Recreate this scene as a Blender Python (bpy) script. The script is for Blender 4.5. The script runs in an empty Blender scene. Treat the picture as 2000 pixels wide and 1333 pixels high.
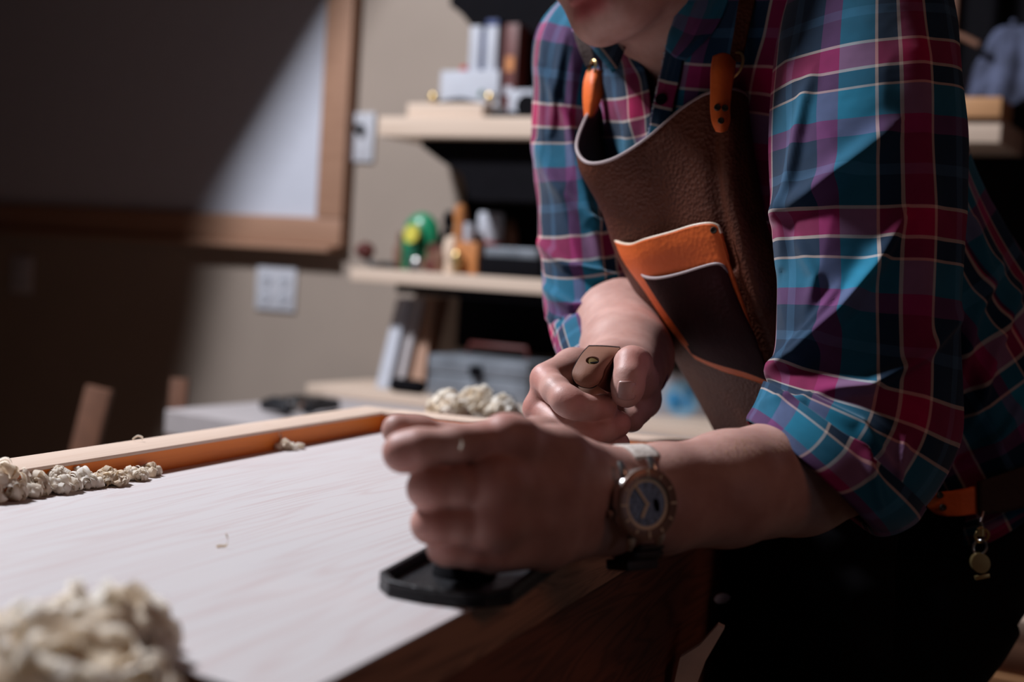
import bpy, bmesh, math, random
import numpy as np
from mathutils import Vector, Matrix

# ------------------------------------------------------------------ camera, world, light, exposure
SC = bpy.context.scene
COL = SC.collection
FPX = 2778.0
ROLL = math.radians(3.5)
PITCH = math.radians(2.94)
CAM = np.array([0.0, 0.0, 1.075])
_F = np.array([0, math.cos(PITCH), -math.sin(PITCH)])
_R0 = np.array([1.0, 0, 0]); _U0 = np.array([0, math.sin(PITCH), math.cos(PITCH)])
_R = _R0 * math.cos(ROLL) + _U0 * math.sin(ROLL)
_U = _U0 * math.cos(ROLL) - _R0 * math.sin(ROLL)

cam = bpy.data.cameras.new('camera'); cam_o = bpy.data.objects.new('camera', cam); COL.objects.link(cam_o)
cam.lens = 50.0; cam.sensor_width = 36.0; cam.clip_start = 0.02
M = Matrix(((_R[0], _U[0], -_F[0], CAM[0]), (_R[1], _U[1], -_F[1], CAM[1]), (_R[2], _U[2], -_F[2], CAM[2]), (0, 0, 0, 1)))
cam_o.matrix_world = M
cam.dof.use_dof = True; cam.dof.focus_distance = 1.025; cam.dof.aperture_fstop = 4.0
SC.camera = cam_o
SC.view_settings.view_transform = 'Standard'; SC.view_settings.look = 'None'
SC.view_settings.gamma = 1.0; SC.view_settings.exposure = 0.0; SC.view_settings.use_curve_mapping = False

world = bpy.data.worlds.new('world'); SC.world = world; world.use_nodes = True
bgn = world.node_tree.nodes['Background']
bgn.inputs[0].default_value = (0.52, 0.50, 0.62, 1); bgn.inputs[1].default_value = 0.007

def area_light(name, loc, target, size, size_y, energy, color):
    l = bpy.data.lights.new(name, 'AREA'); l.shape = 'RECTANGLE'; l.size = size; l.size_y = size_y
    l.energy = energy; l.color = color
    o = bpy.data.objects.new(name, l); COL.objects.link(o)
    o.location = loc
    o.rotation_euler = (Vector(target) - Vector(loc)).to_track_quat('-Z', 'Y').to_euler()
    return o
KEYPOS = (-1.6, 1.75, 3.0)
area_light('window_daylight', KEYPOS, (0.0, 1.5, 1.0), 0.30, 0.30, 125, (0.90, 0.93, 1.0))
area_light('cool_side_fill', (2.0, -0.95, 1.35), (0.2, 0.9, 1.0), 0.7, 0.7, 1.1, (0.66, 0.78, 1.0))  # added cool fill, gives the watch dial a bluish reflection
area_light('warm_fill', (1.5, -0.1, 2.3), (0.3, 1.1, 1.0), 0.8, 0.5, 2.6, (1.0, 0.43, 0.27))  # added warm fill from front right, lifts shaded skin and sleeve

# ------------------------------------------------------------------ placing helpers
def P(px, py, d):
    return CAM + d * (_F + (px - 1000) / FPX * _R + (666.5 - py) / FPX * _U)
def proj(p):
    q = np.asarray(p) - CAM
    d = q @ _F
    return 1000 + FPX * (q @ _R) / d, 666.5 - FPX * (q @ _U) / d, d
def ray(px, py): return P(px, py, 1.0) - CAM
def G(px, py, z):
    r = ray(px, py); t = (z - CAM[2]) / r[2]; return CAM + t * r
WA = math.radians(28.6)
WE = np.array([math.cos(WA), -math.sin(WA), 0.0])     # along the back wall, to the right
WN = np.array([-math.sin(WA), -math.cos(WA), 0.0])    # out of the back wall, into the room
WO = np.array([0.0, 3.065, 0.0])
UP = np.array([0, 0, 1.0])
def W(px, py, off=0.0):
    r = ray(px, py); o = WO + WN * off
    t = ((o - CAM) @ WN) / (r @ WN); return CAM + t * r
def wuv(px, py, off=0.0):
    p = W(px, py, off); return (p - WO) @ WE, p[2]
BA = math.radians(21.4)
B1 = np.array([math.sin(BA), math.cos(BA), 0.0])      # along the bench
B2 = np.array([math.cos(BA), -math.sin(BA), 0.0])     # across the bench, to the right

# ------------------------------------------------------------------ mesh helpers
class MB:
    def __init__(s): s.v = []; s.f = []; s.uv = {}
    def add(s, v, f):
        n = len(s.v); s.v += [tuple(map(float, p)) for p in v]; s.f += [tuple(i + n for i in q) for q in f]; return s
    def box(s, c, ex, ey, ez, hx, hy, hz, bev=0.0):
        c = np.asarray(c, float); ex, ey, ez = [np.asarray(e, float) for e in (ex, ey, ez)]
        bm = bmesh.new(); bmesh.ops.create_cube(bm, size=2)
        for v in bm.verts: v.co = Vector((v.co.x * hx, v.co.y * hy, v.co.z * hz))
        if bev > 0: bmesh.ops.bevel(bm, geom=bm.edges[:], offset=bev, segments=2, affect='EDGES', profile=0.6)
        bm.verts.index_update()
        s.add([c + ex * v.co.x + ey * v.co.y + ez * v.co.z for v in bm.verts], [[v.index for v in f.verts] for f in bm.faces])
        bm.free(); return s
    def tube(s, pts, rad, n=12, cap=True, flat=1.0):
        pts = [np.asarray(p, float) for p in pts]; m = len(pts)
        if np.isscalar(rad): rad = [rad] * m
        t0 = pts[1] - pts[0]; t0 /= np.linalg.norm(t0)
        a = np.cross(t0, [0.13, 0.2, 0.97]); a /= np.linalg.norm(a)
        V = []
        for i in range(m):
            t = pts[min(i + 1, m - 1)] - pts[max(i - 1, 0)]; t /= (np.linalg.norm(t) + 1e-12)
            a = a - t * (a @ t); a /= np.linalg.norm(a); b = np.cross(t, a)
            for k in range(n):
                th = 2 * math.pi * k / n
                V.append(pts[i] + rad[i] * (a * math.cos(th) + flat * b * math.sin(th)))
        Fc = [(i * n + k, i * n + (k + 1) % n, (i + 1) * n + (k + 1) % n, (i + 1) * n + k) for i in range(m - 1) for k in range(n)]
        if cap: Fc += [tuple(range(n))[::-1], tuple((m - 1) * n + k for k in range(n))]
        return s.add(V, Fc)
    def lathe(s, c, ax, prof, n=28, sy=1.0):
        c = np.asarray(c, float); ax = np.asarray(ax, float); ax = ax / np.linalg.norm(ax)
        a = np.cross(ax, [0.3, 0.9, 0.1]) ; a /= np.linalg.norm(a); b = np.cross(ax, a)
        V = []; m = len(prof)
        for (r, h) in prof:
            for k in range(n):
                th = 2 * math.pi * k / n
                V.append(c + ax * h + max(r, 1e-5) * (a * math.cos(th) + sy * b * math.sin(th)))
        Fc = [(i * n + k, i * n + (k + 1) % n, (i + 1) * n + (k + 1) % n, (i + 1) * n + k) for i in range(m - 1) for k in range(n)]
        Fc += [tuple(range(n))[::-1], tuple((m - 1) * n + k for k in range(n))]
        return s.add(V, Fc)
    def prism(s, poly, off):
        n = len(poly); poly = [np.asarray(p, float) for p in poly]; off = np.asarray(off, float)
        Fc = [tuple(range(n)), tuple(range(2 * n - 1, n - 1, -1))]
        Fc += [(i, i + n, (i + 1) % n + n, (i + 1) % n) for i in range(n)]
        return s.add(poly + [p + off for p in poly], Fc)
    def build(s, name, mat, parent=None, smooth=True, angle=40, bevel=0.0):
        o = mesh_obj(name, s.v, s.f, mat, parent, smooth)
        bm = bmesh.new(); bm.from_mesh(o.data); bmesh.ops.recalc_face_normals(bm, faces=bm.faces[:])
        if smooth:
            for e in bm.edges:
                e.smooth = not (len(e.link_faces) == 2 and e.calc_face_angle(0) > math.radians(angle))
        bm.to_mesh(o.data); bm.free()
        if bevel:
            b = o.modifiers.new('bevel', 'BEVEL'); b.width = bevel; b.segments = 3; b.limit_method = 'ANGLE'
        return o

def mesh_obj(name, v, f, mat, parent=None, smooth=True, uv=None):
    me = bpy.data.meshes.new(name)
    v = np.asarray(v, float).reshape(-1, 3)
    if parent is not None:
        q_ = parent
        while q_ is not None: v = v - np.array(q_.location); q_ = q_.parent
    me.from_pydata(v.tolist() if len(v) < 400000 else v, [], f if isinstance(f, list) else f.tolist())
    if smooth: me.polygons.foreach_set('use_smooth', [True] * len(me.polygons))
    if uv is not None:
        L = me.uv_layers.new(name='UVMap')
        idx = np.empty(len(me.loops), dtype=np.int32); me.loops.foreach_get('vertex_index', idx)
        L.data.foreach_set('uv', np.asarray(uv, float)[idx].ravel())
    if mat: me.materials.append(mat)
    o = bpy.data.objects.new(name, me); COL.objects.link(o)
    if parent is not None: o.parent = parent
    return o
def thing(name, label, cat, loc=(0, 0, 0), group=None):
    o = bpy.data.objects.new(name, None); COL.objects.link(o); o.empty_display_size = 0.02
    o.location = tuple(float(x) for x in loc); return tag(o, label, cat, group)
def tag(o, label, cat, group=None, kind=None):
    o['label'] = label; o['category'] = cat
    if group: o['group'] = group
    if kind: o['kind'] = kind
    return o
def struct(o): o['kind'] = 'structure'; return o
def catmull(K, n):
    """K: (m, D) control rows, n samples"""
    K = np.asarray(K, float); m = len(K)
    E = np.vstack([2 * K[0] - K[1], K, 2 * K[-1] - K[-2]])
    t = np.linspace(0, m - 1, n); i = np.minimum(t.astype(int), m - 2); f = (t - i)[:, None]
    p0, p1, p2, p3 = E[i], E[i + 1], E[i + 2], E[i + 3]
    return 0.5 * (2 * p1 + (p2 - p0) * f + (2 * p0 - 5 * p1 + 4 * p2 - p3) * f ** 2 + (3 * p1 - p0 - 3 * p2 + p3) * f ** 3)
def surf(ctrl, nu, nv):
    """ctrl[row][col] = xyz ; returns (nv, nu, 3)"""
    rows = np.array([catmull(r, nu) for r in ctrl])           # (m, nu, 3)
    out = np.empty((nv, nu, 3))
    for k in range(nu): out[:, k] = catmull(rows[:, k], nv)
    return out
def gridfaces(nv, nu, wrap=False):
    F = []
    for j in range(nv - 1):
        for i in range(nu if wrap else nu - 1):
            i2 = (i + 1) % nu
            F.append((j * nu + i, j * nu + i2, (j + 1) * nu + i2, (j + 1) * nu + i))
    return F
def grid_obj(name, g, mat, parent, uvscale=(1, 1), thick=0.0, wrap=False, uvoff=(0, 0), off=0.0):
    nv, nu = g.shape[:2]
    du = np.linalg.norm(np.diff(g, axis=1), axis=2); u = np.concatenate([np.zeros((nv, 1)), np.cumsum(du, axis=1)], 1).mean(0)
    dv = np.linalg.norm(np.diff(g, axis=0), axis=2); v = np.concatenate([np.zeros((1, nu)), np.cumsum(dv, axis=0)], 0).mean(1)
    UV = np.stack([np.tile(u * uvscale[0] + uvoff[0], (nv, 1)), np.tile((v * uvscale[1] + uvoff[1])[:, None], (1, nu))], 2).reshape(-1, 2)
    o = mesh_obj(name, g.reshape(-1, 3), gridfaces(nv, nu, wrap), mat, parent, True, UV)
    if thick:
        m = o.modifiers.new('thickness', 'SOLIDIFY'); m.thickness = thick; m.offset = off
    return o

# ------------------------------------------------------------------ materials
def nt(name):
    m = bpy.data.materials.new(name); m.use_nodes = True
    return m, m.node_tree.nodes, m.node_tree.links, m.node_tree.nodes['Principled BSDF']
def mat(name, col, rough=0.6, metal=0.0, var=0.12, scale=30, bump=0.0, bscale=200, spec=0.5, sheen=0.0, coat=0.0):
    m, N, L, b = nt(name)
    b.inputs['Roughness'].default_value = rough; b.inputs['Metallic'].default_value = metal
    b.inputs['Specular IOR Level'].default_value = spec
    if sheen: b.inputs['Sheen Weight'].default_value = sheen
    if coat: b.inputs['Coat Weight'].default_value = coat
    tc = N.new('ShaderNodeTexCoord'); nz = N.new('ShaderNodeTexNoise'); nz.inputs['Scale'].default_value = scale
    nz.inputs['Detail'].default_value = 4
    L.new(tc.outputs['Object'], nz.inputs['Vector'])
    r = N.new('ShaderNodeValToRGB')
    c = np.array(col)
    r.color_ramp.elements[0].position = 0.3; r.color_ramp.elements[0].color = (*(c * (1 - var)), 1)
    r.color_ramp.elements[1].position = 0.7; r.color_ramp.elements[1].color = (*np.minimum(c * (1 + var), 1), 1)
    L.new(nz.outputs['Fac'], r.inputs[0]); L.new(r.outputs[0], b.inputs['Base Color'])
    if bump:
        n2 = N.new('ShaderNodeTexNoise'); n2.inputs['Scale'].default_value = bscale; n2.inputs['Detail'].default_value = 3
        L.new(tc.outputs['Object'], n2.inputs['Vector'])
        bp = N.new('ShaderNodeBump'); bp.inputs['Strength'].default_value = bump; bp.inputs['Distance'].default_value = 0.002
        L.new(n2.outputs['Fac'], bp.inputs['Height']); L.new(bp.outputs[0], b.inputs['Normal'])
    return m
def wood(name, light, dark, axis_deg=0.0, scale=1.0, rough=0.55, ring=18.0, contrast=1.0, stretch=0.05, wcol=None):
    """grain runs along the world direction at axis_deg from +Y toward +X (object coords follow the world here)"""
    m, N, L, b = nt(name); b.inputs['Roughness'].default_value = rough; b.inputs['Specular IOR Level'].default_value = 0.35
    tc = N.new('ShaderNodeTexCoord')
    mp = N.new('ShaderNodeMapping'); mp.vector_type = 'POINT'
    mp.inputs['Rotation'].default_value = (0, 0, math.radians(axis_deg))
    L.new(tc.outputs['Object'], mp.inputs['Vector'])
    mp2 = N.new('ShaderNodeMapping'); mp2.inputs['Scale'].default_value = (ring * scale, ring * scale * stretch, ring * scale)
    L.new(mp.outputs[0], mp2.inputs['Vector'])
    nz = N.new('ShaderNodeTexNoise'); nz.inputs['Scale'].default_value = 1.6; nz.inputs['Detail'].default_value = 2.5; nz.inputs['Distortion'].default_value = 0.6
    L.new(mp2.outputs[0], nz.inputs['Vector'])
    # growth rings: repeated bands of the stretched noise
    mm = N.new('ShaderNodeMath'); mm.operation = 'MULTIPLY'; mm.inputs[1].default_value = 12.0; L.new(nz.outputs['Fac'], mm.inputs[0])
    fr = N.new('ShaderNodeMath'); fr.operation = 'PINGPONG'; fr.inputs[1].default_value = 0.5; L.new(mm.outputs[0], fr.inputs[0])
    mp3 = N.new('ShaderNodeMapping'); mp3.inputs['Scale'].default_value = (420 * scale, 9 * scale, 420 * scale)
    L.new(mp.outputs[0], mp3.inputs['Vector'])
    n3 = N.new('ShaderNodeTexNoise'); n3.inputs['Scale'].default_value = 1; n3.inputs['Detail'].default_value = 3; L.new(mp3.outputs[0], n3.inputs['Vector'])
    ad = N.new('ShaderNodeMath'); ad.operation = 'MULTIPLY_ADD'; ad.inputs[1].default_value = 1.35 * contrast; L.new(fr.outputs[0], ad.inputs[0])
    m4 = N.new('ShaderNodeMath'); m4.operation = 'MULTIPLY_ADD'; m4.inputs[1].default_value = 0.55; m4.inputs[2].default_value = -0.22; L.new(n3.outputs['Fac'], m4.inputs[0])
    L.new(m4.outputs[0], ad.inputs[2])
    r = N.new('ShaderNodeValToRGB'); r.color_ramp.elements[0].position = 0.25; r.color_ramp.elements[1].position = 0.95
    r.color_ramp.elements[0].color = (*light, 1); r.color_ramp.elements[1].color = (*dark, 1)
    L.new(ad.outputs[0], r.inputs[0]); L.new(r.outputs[0], b.inputs['Base Color'])
    bp = N.new('ShaderNodeBump'); bp.inputs['Strength'].default_value = 0.12; bp.inputs['Distance'].default_value = 0.001
    L.new(n3.outputs['Fac'], bp.inputs['Height']); L.new(bp.outputs[0], b.inputs['Normal'])
    return m
def plaid(name):
    m, N, L, b = nt(name); b.inputs['Roughness'].default_value = 0.85; b.inputs['Specular IOR Level'].default_value = 0.15
    b.inputs['Sheen Weight'].default_value = 0.12; b.inputs['Sheen Roughness'].default_value = 0.5
    uv = N.new('ShaderNodeUVMap'); sp = N.new('ShaderNodeSeparateXYZ'); L.new(uv.outputs[0], sp.inputs[0])
    CR = (0.36, 0.020, 0.085); CM = (0.62, 0.50, 0.44); NV = (0.006, 0.022, 0.05); TL = (0.03, 0.19, 0.30); PU = (0.15, 0.045, 0.14); SK = (0.035, 0.085, 0.15)
    seq = [(0.000, CM), (0.0022, CR), (0.0215, CM), (0.0237, NV), (0.0370, CM), (0.0390, TL), (0.0620, PU), (0.0760, NV), (0.0980, SK), (0.1060, NV)]
    per = 0.128
    outs = []
    for k in (0, 1):
        d = N.new('ShaderNodeMath'); d.operation = 'DIVIDE'; d.inputs[1].default_value = per; L.new(sp.outputs[k], d.inputs[0])
        fr = N.new('ShaderNodeMath'); fr.operation = 'FRACT'; L.new(d.outputs[0], fr.inputs[0])
        r = N.new('ShaderNodeValToRGB'); cr = r.color_ramp; cr.interpolation = 'CONSTANT'
        cr.elements[0].position = 0; cr.elements[0].color = (*seq[0][1], 1)
        cr.elements[1].position = seq[1][0] / per; cr.elements[1].color = (*seq[1][1], 1)
        for (p, c) in seq[2:]:
            e = cr.elements.new(p / per); e.color = (*c, 1)
        L.new(fr.outputs[0], r.inputs[0]); outs.append(r)
    mx = N.new('ShaderNodeMix'); mx.data_type = 'RGBA'; mx.inputs[0].default_value = 0.5
    L.new(outs[0].outputs[0], mx.inputs[6]); L.new(outs[1].outputs[0], mx.inputs[7])
    # twill weave as fine bump, slight wash-out
    wv = N.new('ShaderNodeTexWave'); wv.wave_type = 'BANDS'; wv.bands_direction = 'DIAGONAL'; wv.inputs['Scale'].default_value = 1200; wv.inputs['Distortion'].default_value = 1.0
    L.new(uv.outputs[0], wv.inputs['Vector'])
    nz = N.new('ShaderNodeTexNoise'); nz.inputs['Scale'].default_value = 60; L.new(uv.outputs[0], nz.inputs['Vector'])
    hs = N.new('ShaderNodeHueSaturation'); hs.inputs['Saturation'].default_value = 1.08
    mr = N.new('ShaderNodeMapRange'); mr.inputs[3].default_value = 0.8; mr.inputs[4].default_value = 1.2; L.new(nz.outputs['Fac'], mr.inputs[0]); L.new(mr.outputs[0], hs.inputs['Value'])
    L.new(mx.outputs[2], hs.inputs['Color']); L.new(hs.outputs[0], b.inputs['Base Color'])
    n2 = N.new('ShaderNodeTexNoise'); n2.inputs['Scale'].default_value = 28; n2.inputs['Detail'].default_value = 2; L.new(uv.outputs[0], n2.inputs['Vector'])
    bp = N.new('ShaderNodeBump'); bp.inputs['Strength'].default_value = 0.25; bp.inputs['Distance'].default_value = 0.0004
    L.new(wv.outputs[0], bp.inputs['Height'])
    bp2 = N.new('ShaderNodeBump'); bp2.inputs['Strength'].default_value = 0.35; bp2.inputs['Distance'].default_value = 0.004
    L.new(n2.outputs['Fac'], bp2.inputs['Height']); L.new(bp.outputs[0], bp2.inputs['Normal']); L.new(bp2.outputs[0], b.inputs['Normal'])
    return m
def leather(name, col, var=0.25, rough=0.48, bump=0.5, vs=260):
    m, N, L, b = nt(name); b.inputs['Roughness'].default_value = rough; b.inputs['Specular IOR Level'].default_value = 0.22
    tc = N.new('ShaderNodeTexCoord'); nz = N.new('ShaderNodeTexNoise'); nz.inputs['Scale'].default_value = 14; nz.inputs['Detail'].default_value = 6
    L.new(tc.outputs['Object'], nz.inputs['Vector'])
    r = N.new('ShaderNodeValToRGB'); c = np.array(col)
    r.color_ramp.elements[0].position = 0.3; r.color_ramp.elements[0].color = (*(c * (1 - var)), 1)
    r.color_ramp.elements[1].position = 0.75; r.color_ramp.elements[1].color = (*np.minimum(c * (1 + var), 1), 1)
    L.new(nz.outputs['Fac'], r.inputs[0]); L.new(r.outputs[0], b.inputs['Base Color'])
    vo = N.new('ShaderNodeTexVoronoi'); vo.inputs['Scale'].default_value = vs; L.new(tc.outputs['Object'], vo.inputs['Vector'])
    n2 = N.new('ShaderNodeTexNoise'); n2.inputs['Scale'].default_value = 90; n2.inputs['Detail'].default_value = 5; L.new(tc.outputs['Object'], n2.inputs['Vector'])
    a = N.new('ShaderNodeMath'); a.operation = 'ADD'; L.new(vo.outputs['Distance'], a.inputs[0]); L.new(n2.outputs['Fac'], a.inputs[1])
    bp = N.new('ShaderNodeBump'); bp.inputs['Strength'].default_value = bump; bp.inputs['Distance'].default_value = 0.0015
    L.new(a.outputs[0], bp.inputs['Height']); L.new(bp.outputs[0], b.inputs['Normal'])
    return m
def skinmat():
    m, N, L, b = nt('skin'); b.inputs['Roughness'].default_value = 0.5; b.inputs['Specular IOR Level'].default_value = 0.4
    b.inputs['Subsurface Weight'].default_value = 0.15; b.inputs['Subsurface Radius'].default_value = (0.006, 0.002, 0.001); b.inputs['Subsurface Scale'].default_value = 1.0
    at = N.new('ShaderNodeAttribute'); at.attribute_name = 'tone'
    tc = N.new('ShaderNodeTexCoord'); nz = N.new('ShaderNodeTexNoise'); nz.inputs['Scale'].default_value = 55; nz.inputs['Detail'].default_value = 5
    L.new(tc.outputs['Object'], nz.inputs['Vector'])
    r = N.new('ShaderNodeValToRGB'); r.color_ramp.elements[0].position = 0.3; r.color_ramp.elements[0].color = (0.78, 0.70, 0.68, 1); r.color_ramp.elements[1].position = 0.7; r.color_ramp.elements[1].color = (1.0, 1, 1, 1)
    L.new(nz.outputs['Fac'], r.inputs[0])
    mx = N.new('ShaderNodeMix'); mx.data_type = 'RGBA'; mx.blend_type = 'MULTIPLY'; mx.inputs[0].default_value = 1.0
    L.new(at.outputs['Color'], mx.inputs[6]); L.new(r.outputs[0], mx.inputs[7]); L.new(mx.outputs[2], b.inputs['Base Color'])
    vo = N.new('ShaderNodeTexVoronoi'); vo.inputs['Scale'].default_value = 1400; L.new(tc.outputs['Object'], vo.inputs['Vector'])
    n2 = N.new('ShaderNodeTexNoise'); n2.inputs['Scale'].default_value = 420; n2.inputs['Detail'].default_value = 4; L.new(tc.outputs['Object'], n2.inputs['Vector'])
    a = N.new('ShaderNodeMath'); a.operation = 'MULTIPLY_ADD'; a.inputs[1].default_value = 0.5; L.new(vo.outputs['Distance'], a.inputs[0]); L.new(n2.outputs['Fac'], a.inputs[2])
    bp = N.new('ShaderNodeBump'); bp.inputs['Strength'].default_value = 0.22; bp.inputs['Distance'].default_value = 0.0005
    L.new(a.outputs[0], bp.inputs['Height']); L.new(bp.outputs[0], b.inputs['Normal'])
    return m
def glass(name):
    m, N, L, b = nt(name); b.inputs['Transmission Weight'].default_value = 1; b.inputs['Roughness'].default_value = 0.02; b.inputs['IOR'].default_value = 1.3
    return m

MAT = dict(
    skin=skinmat(), plaid=plaid('plaid_flannel'),
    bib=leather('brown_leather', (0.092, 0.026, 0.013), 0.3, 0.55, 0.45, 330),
    bib_in=leather('suede_inside', (0.05, 0.030, 0.026), 0.2, 0.9, 0.3),
    edge=mat('pale_leather_edge', (0.30, 0.23, 0.23), 0.6),
    orange=leather('orange_leather', (0.78, 0.15, 0.03), 0.12, 0.5, 0.15),
    burg=leather('burgundy_leather', (0.030, 0.005, 0.007), 0.6, 0.8, 0.15),
    tab=leather('worn_brown_leather', (0.25, 0.115, 0.075), 0.3, 0.6, 0.04, 900),
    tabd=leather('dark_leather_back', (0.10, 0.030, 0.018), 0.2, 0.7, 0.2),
    brass=mat('aged_brass', (0.60, 0.42, 0.18), 0.35, 0.85), rivet=mat('dark_rivet', (0.045, 0.035, 0.025), 0.5, 0.5),
    steel=mat('brushed_steel', (0.6, 0.58, 0.56), 0.28, 1.0), bronze=mat('bronze_bezel', (0.30, 0.19, 0.15), 0.4, 0.5),
    dial=mat('grey_blue_dial', (0.24, 0.30, 0.40), 0.42, 0.4, 0.35, 400), lume=mat('cream_lume', (0.95, 0.80, 0.58), 0.5),
    strap_lit=leather('lit_watch_strap', (0.66, 0.58, 0.52), 0.1, 0.55, 0.2), strap_shade=mat('shaded_strap', (0.02, 0.018, 0.02), 0.5),
    black=mat('black_iron', (0.013, 0.013, 0.016), 0.42, 0.3, 0.3, 60, 0.3, 300), blackm=mat('matt_black', (0.004, 0.0035, 0.005), 0.9, spec=0.1),
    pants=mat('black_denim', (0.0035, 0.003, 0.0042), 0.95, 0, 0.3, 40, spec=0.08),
    pine=wood('pine_board', (0.57, 0.53, 0.53), (0.50, 0.39, 0.38), 21.4, 1.0, 0.5, 16, 0.75, 0.045),
    cherry=wood('brown_board_edge', (0.42, 0.21, 0.12), (0.17, 0.075, 0.045), 21.4, 1.0, 0.5, 40, 1.0, 0.05),
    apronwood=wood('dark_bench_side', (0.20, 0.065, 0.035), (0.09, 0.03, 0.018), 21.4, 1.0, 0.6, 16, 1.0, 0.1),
    rimtop=wood('pale_rail_top', (0.66, 0.50, 0.40), (0.56, 0.38, 0.28), 21.4, 1.0, 0.5, 20, 0.6),
    rimside=wood('orange_rail_side', (0.88, 0.25, 0.035), (0.72, 0.18, 0.025), 21.4, 1.0, 0.5, 20, 0.6),
    slab=wood('grey_plank', (0.40, 0.36, 0.36), (0.30, 0.26, 0.26), 118.6, 1.0, 0.7, 12, 0.6),
    shelf=wood('pale_shelf_wood', (0.62, 0.48, 0.38), (0.50, 0.36, 0.26), 118.6, 1.0, 0.6, 12, 0.6),
    shelf2=wood('orange_plank', (0.50, 0.26, 0.12), (0.36, 0.16, 0.07), 118.6, 1.0, 0.6, 12, 0.6),
    frame=wood('oak_frame', (0.36, 0.20, 0.13), (0.24, 0.12, 0.075), 118.6, 1.0, 0.5, 14, 0.6),
    wall=mat('beige_wall_paint', (0.31, 0.248, 0.205), 0.9, 0, 0.04, 5, 0.1, 400), floor=wood('floor_boards', (0.12, 0.07, 0.045), (0.07, 0.04, 0.025), 30, 1.0, 0.6, 8),
    white=mat('white_enamel', (0.54, 0.55, 0.62), 0.35, 0, 0.02), plate=mat('white_plastic', (0.48, 0.48, 0.52), 0.4, 0, 0.03),
    paper=mat('white_card', (0.44, 0.45, 0.50), 0.7, 0, 0.05), grey=mat('grey_metal', (0.22, 0.24, 0.27), 0.45, 0.4, 0.25, 25),
    green=mat('green_plastic', (0.01, 0.22, 0.10), 0.3), yellow=mat('yellow_label', (0.62, 0.55, 0.08), 0.5),
    red=mat('red_plastic', (0.45, 0.03, 0.03), 0.5), blue=mat('blue_print', (0.05, 0.30, 0.62), 0.5, 0, 0.3, 60), navy=mat('navy_cover', (0.03, 0.05, 0.16), 0.6),
    brown=mat('brown_wood', (0.16, 0.07, 0.04), 0.55), dkred=mat('dark_red_wood', (0.10, 0.018, 0.014), 0.5), amber=mat('amber_wood', (0.50, 0.19, 0.06), 0.45),
    cream=mat('cream_wood', (0.72, 0.55, 0.42), 0.5), hair=mat('brown_hair', (0.10, 0.05, 0.03), 0.6), ahair=mat('blond_arm_hair', (0.55, 0.33, 0.20), 0.5),
    lip=mat('lip', (0.3, 0.08, 0.08), 0.4), nail=mat('fingernail', (0.46, 0.255, 0.225), 0.35, 0, 0.05, 100, 0, 200, 0.6),
    bluefab=mat('blue_grey_fabric', (0.06, 0.07, 0.12), 0.95, 0, 0.4, 30),
)
def shaving_mat():
    m, N, L, b = nt('wood_shaving'); b.inputs['Roughness'].default_value = 0.6
    tc = N.new('ShaderNodeTexCoord'); nz = N.new('ShaderNodeTexNoise'); nz.inputs['Scale'].default_value = 40
    L.new(tc.outputs['Object'], nz.inputs['Vector']); r = N.new('ShaderNodeValToRGB')
    r.color_ramp.elements[0].position = 0.35; r.color_ramp.elements[0].color = (0.86, 0.74, 0.58, 1); r.color_ramp.elements[1].position = 0.65; r.color_ramp.elements[1].color = (0.95, 0.91, 0.85, 1)
    L.new(nz.outputs['Fac'], r.inputs[0]); L.new(r.outputs[0], b.inputs['Base Color'])
    tr = N.new('ShaderNodeBsdfTranslucent'); L.new(r.outputs[0], tr.inputs[0]); mx = N.new('ShaderNodeMixShader'); mx.inputs[0].default_value = 0.5
    out = [n for n in N if n.type == 'OUTPUT_MATERIAL'][0]
    L.new(b.outputs[0], mx.inputs[1]); L.new(tr.outputs[0], mx.inputs[2]); L.new(mx.outputs[0], out.inputs[0])
    return m
MAT['shaving'] = shaving_mat()
# ------------------------------------------------------------------ room shell
def wbox(mb, u0, u1, z0, z1, o0, o1, bev=0.0):
    c = WO + WE * (u0 + u1) / 2 + WN * (o0 + o1) / 2 + UP * (z0 + z1) / 2
    return mb.box(c, WE, WN, UP, abs(u1 - u0) / 2, abs(o1 - o0) / 2, abs(z1 - z0) / 2, bev)
def wrect(x0, y0, x1, y1, off):
    ym = (y0 + y1) / 2; xm = (x0 + x1) / 2
    return wuv(x0, ym, off)[0], wuv(x1, ym, off)[0], wuv(xm, y1, off)[1], wuv(xm, y0, off)[1]

m = MB(); wbox(m, -3.2, 2.4, 0, 3.0, -0.12, 0); struct(m.build('wall_back', MAT['wall'], smooth=False))
m = MB(); m.box((0, 1.4, -0.05), (1, 0, 0), (0, 1, 0), UP, 3.6, 3.6, 0.05); struct(m.build('floor', MAT['floor'], smooth=False))
# unseen panel added to cast the slanted shadow on the back wall
YP = 2.68
def onfin(px, py):
    w = W(px, py); k = np.array(KEYPOS); t_ = (YP - k[1]) / (w[1] - k[1]); return k + (w - k) * t_
ed = [onfin(*t_) for t_ in ((370, 860), (415, 660), (450, 430), (650, 90))]
top = ed[3] + (ed[3] - ed[2]) * ((3.0 - ed[3][2]) / (ed[3][2] - ed[2][2]))
q = [(-3.2, YP, 0), (-1.75, YP, 0), (-1.6, YP, 1.3)] + [(e_[0], YP, e_[2]) for e_ in ed] + [(top[0], YP, 3.0), (-3.2, YP, 3.0)]
m = MB(); m.prism(q, (0, 0.04, 0)); struct(m.build('shadow_panel', MAT['wall'], smooth=False))

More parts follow.
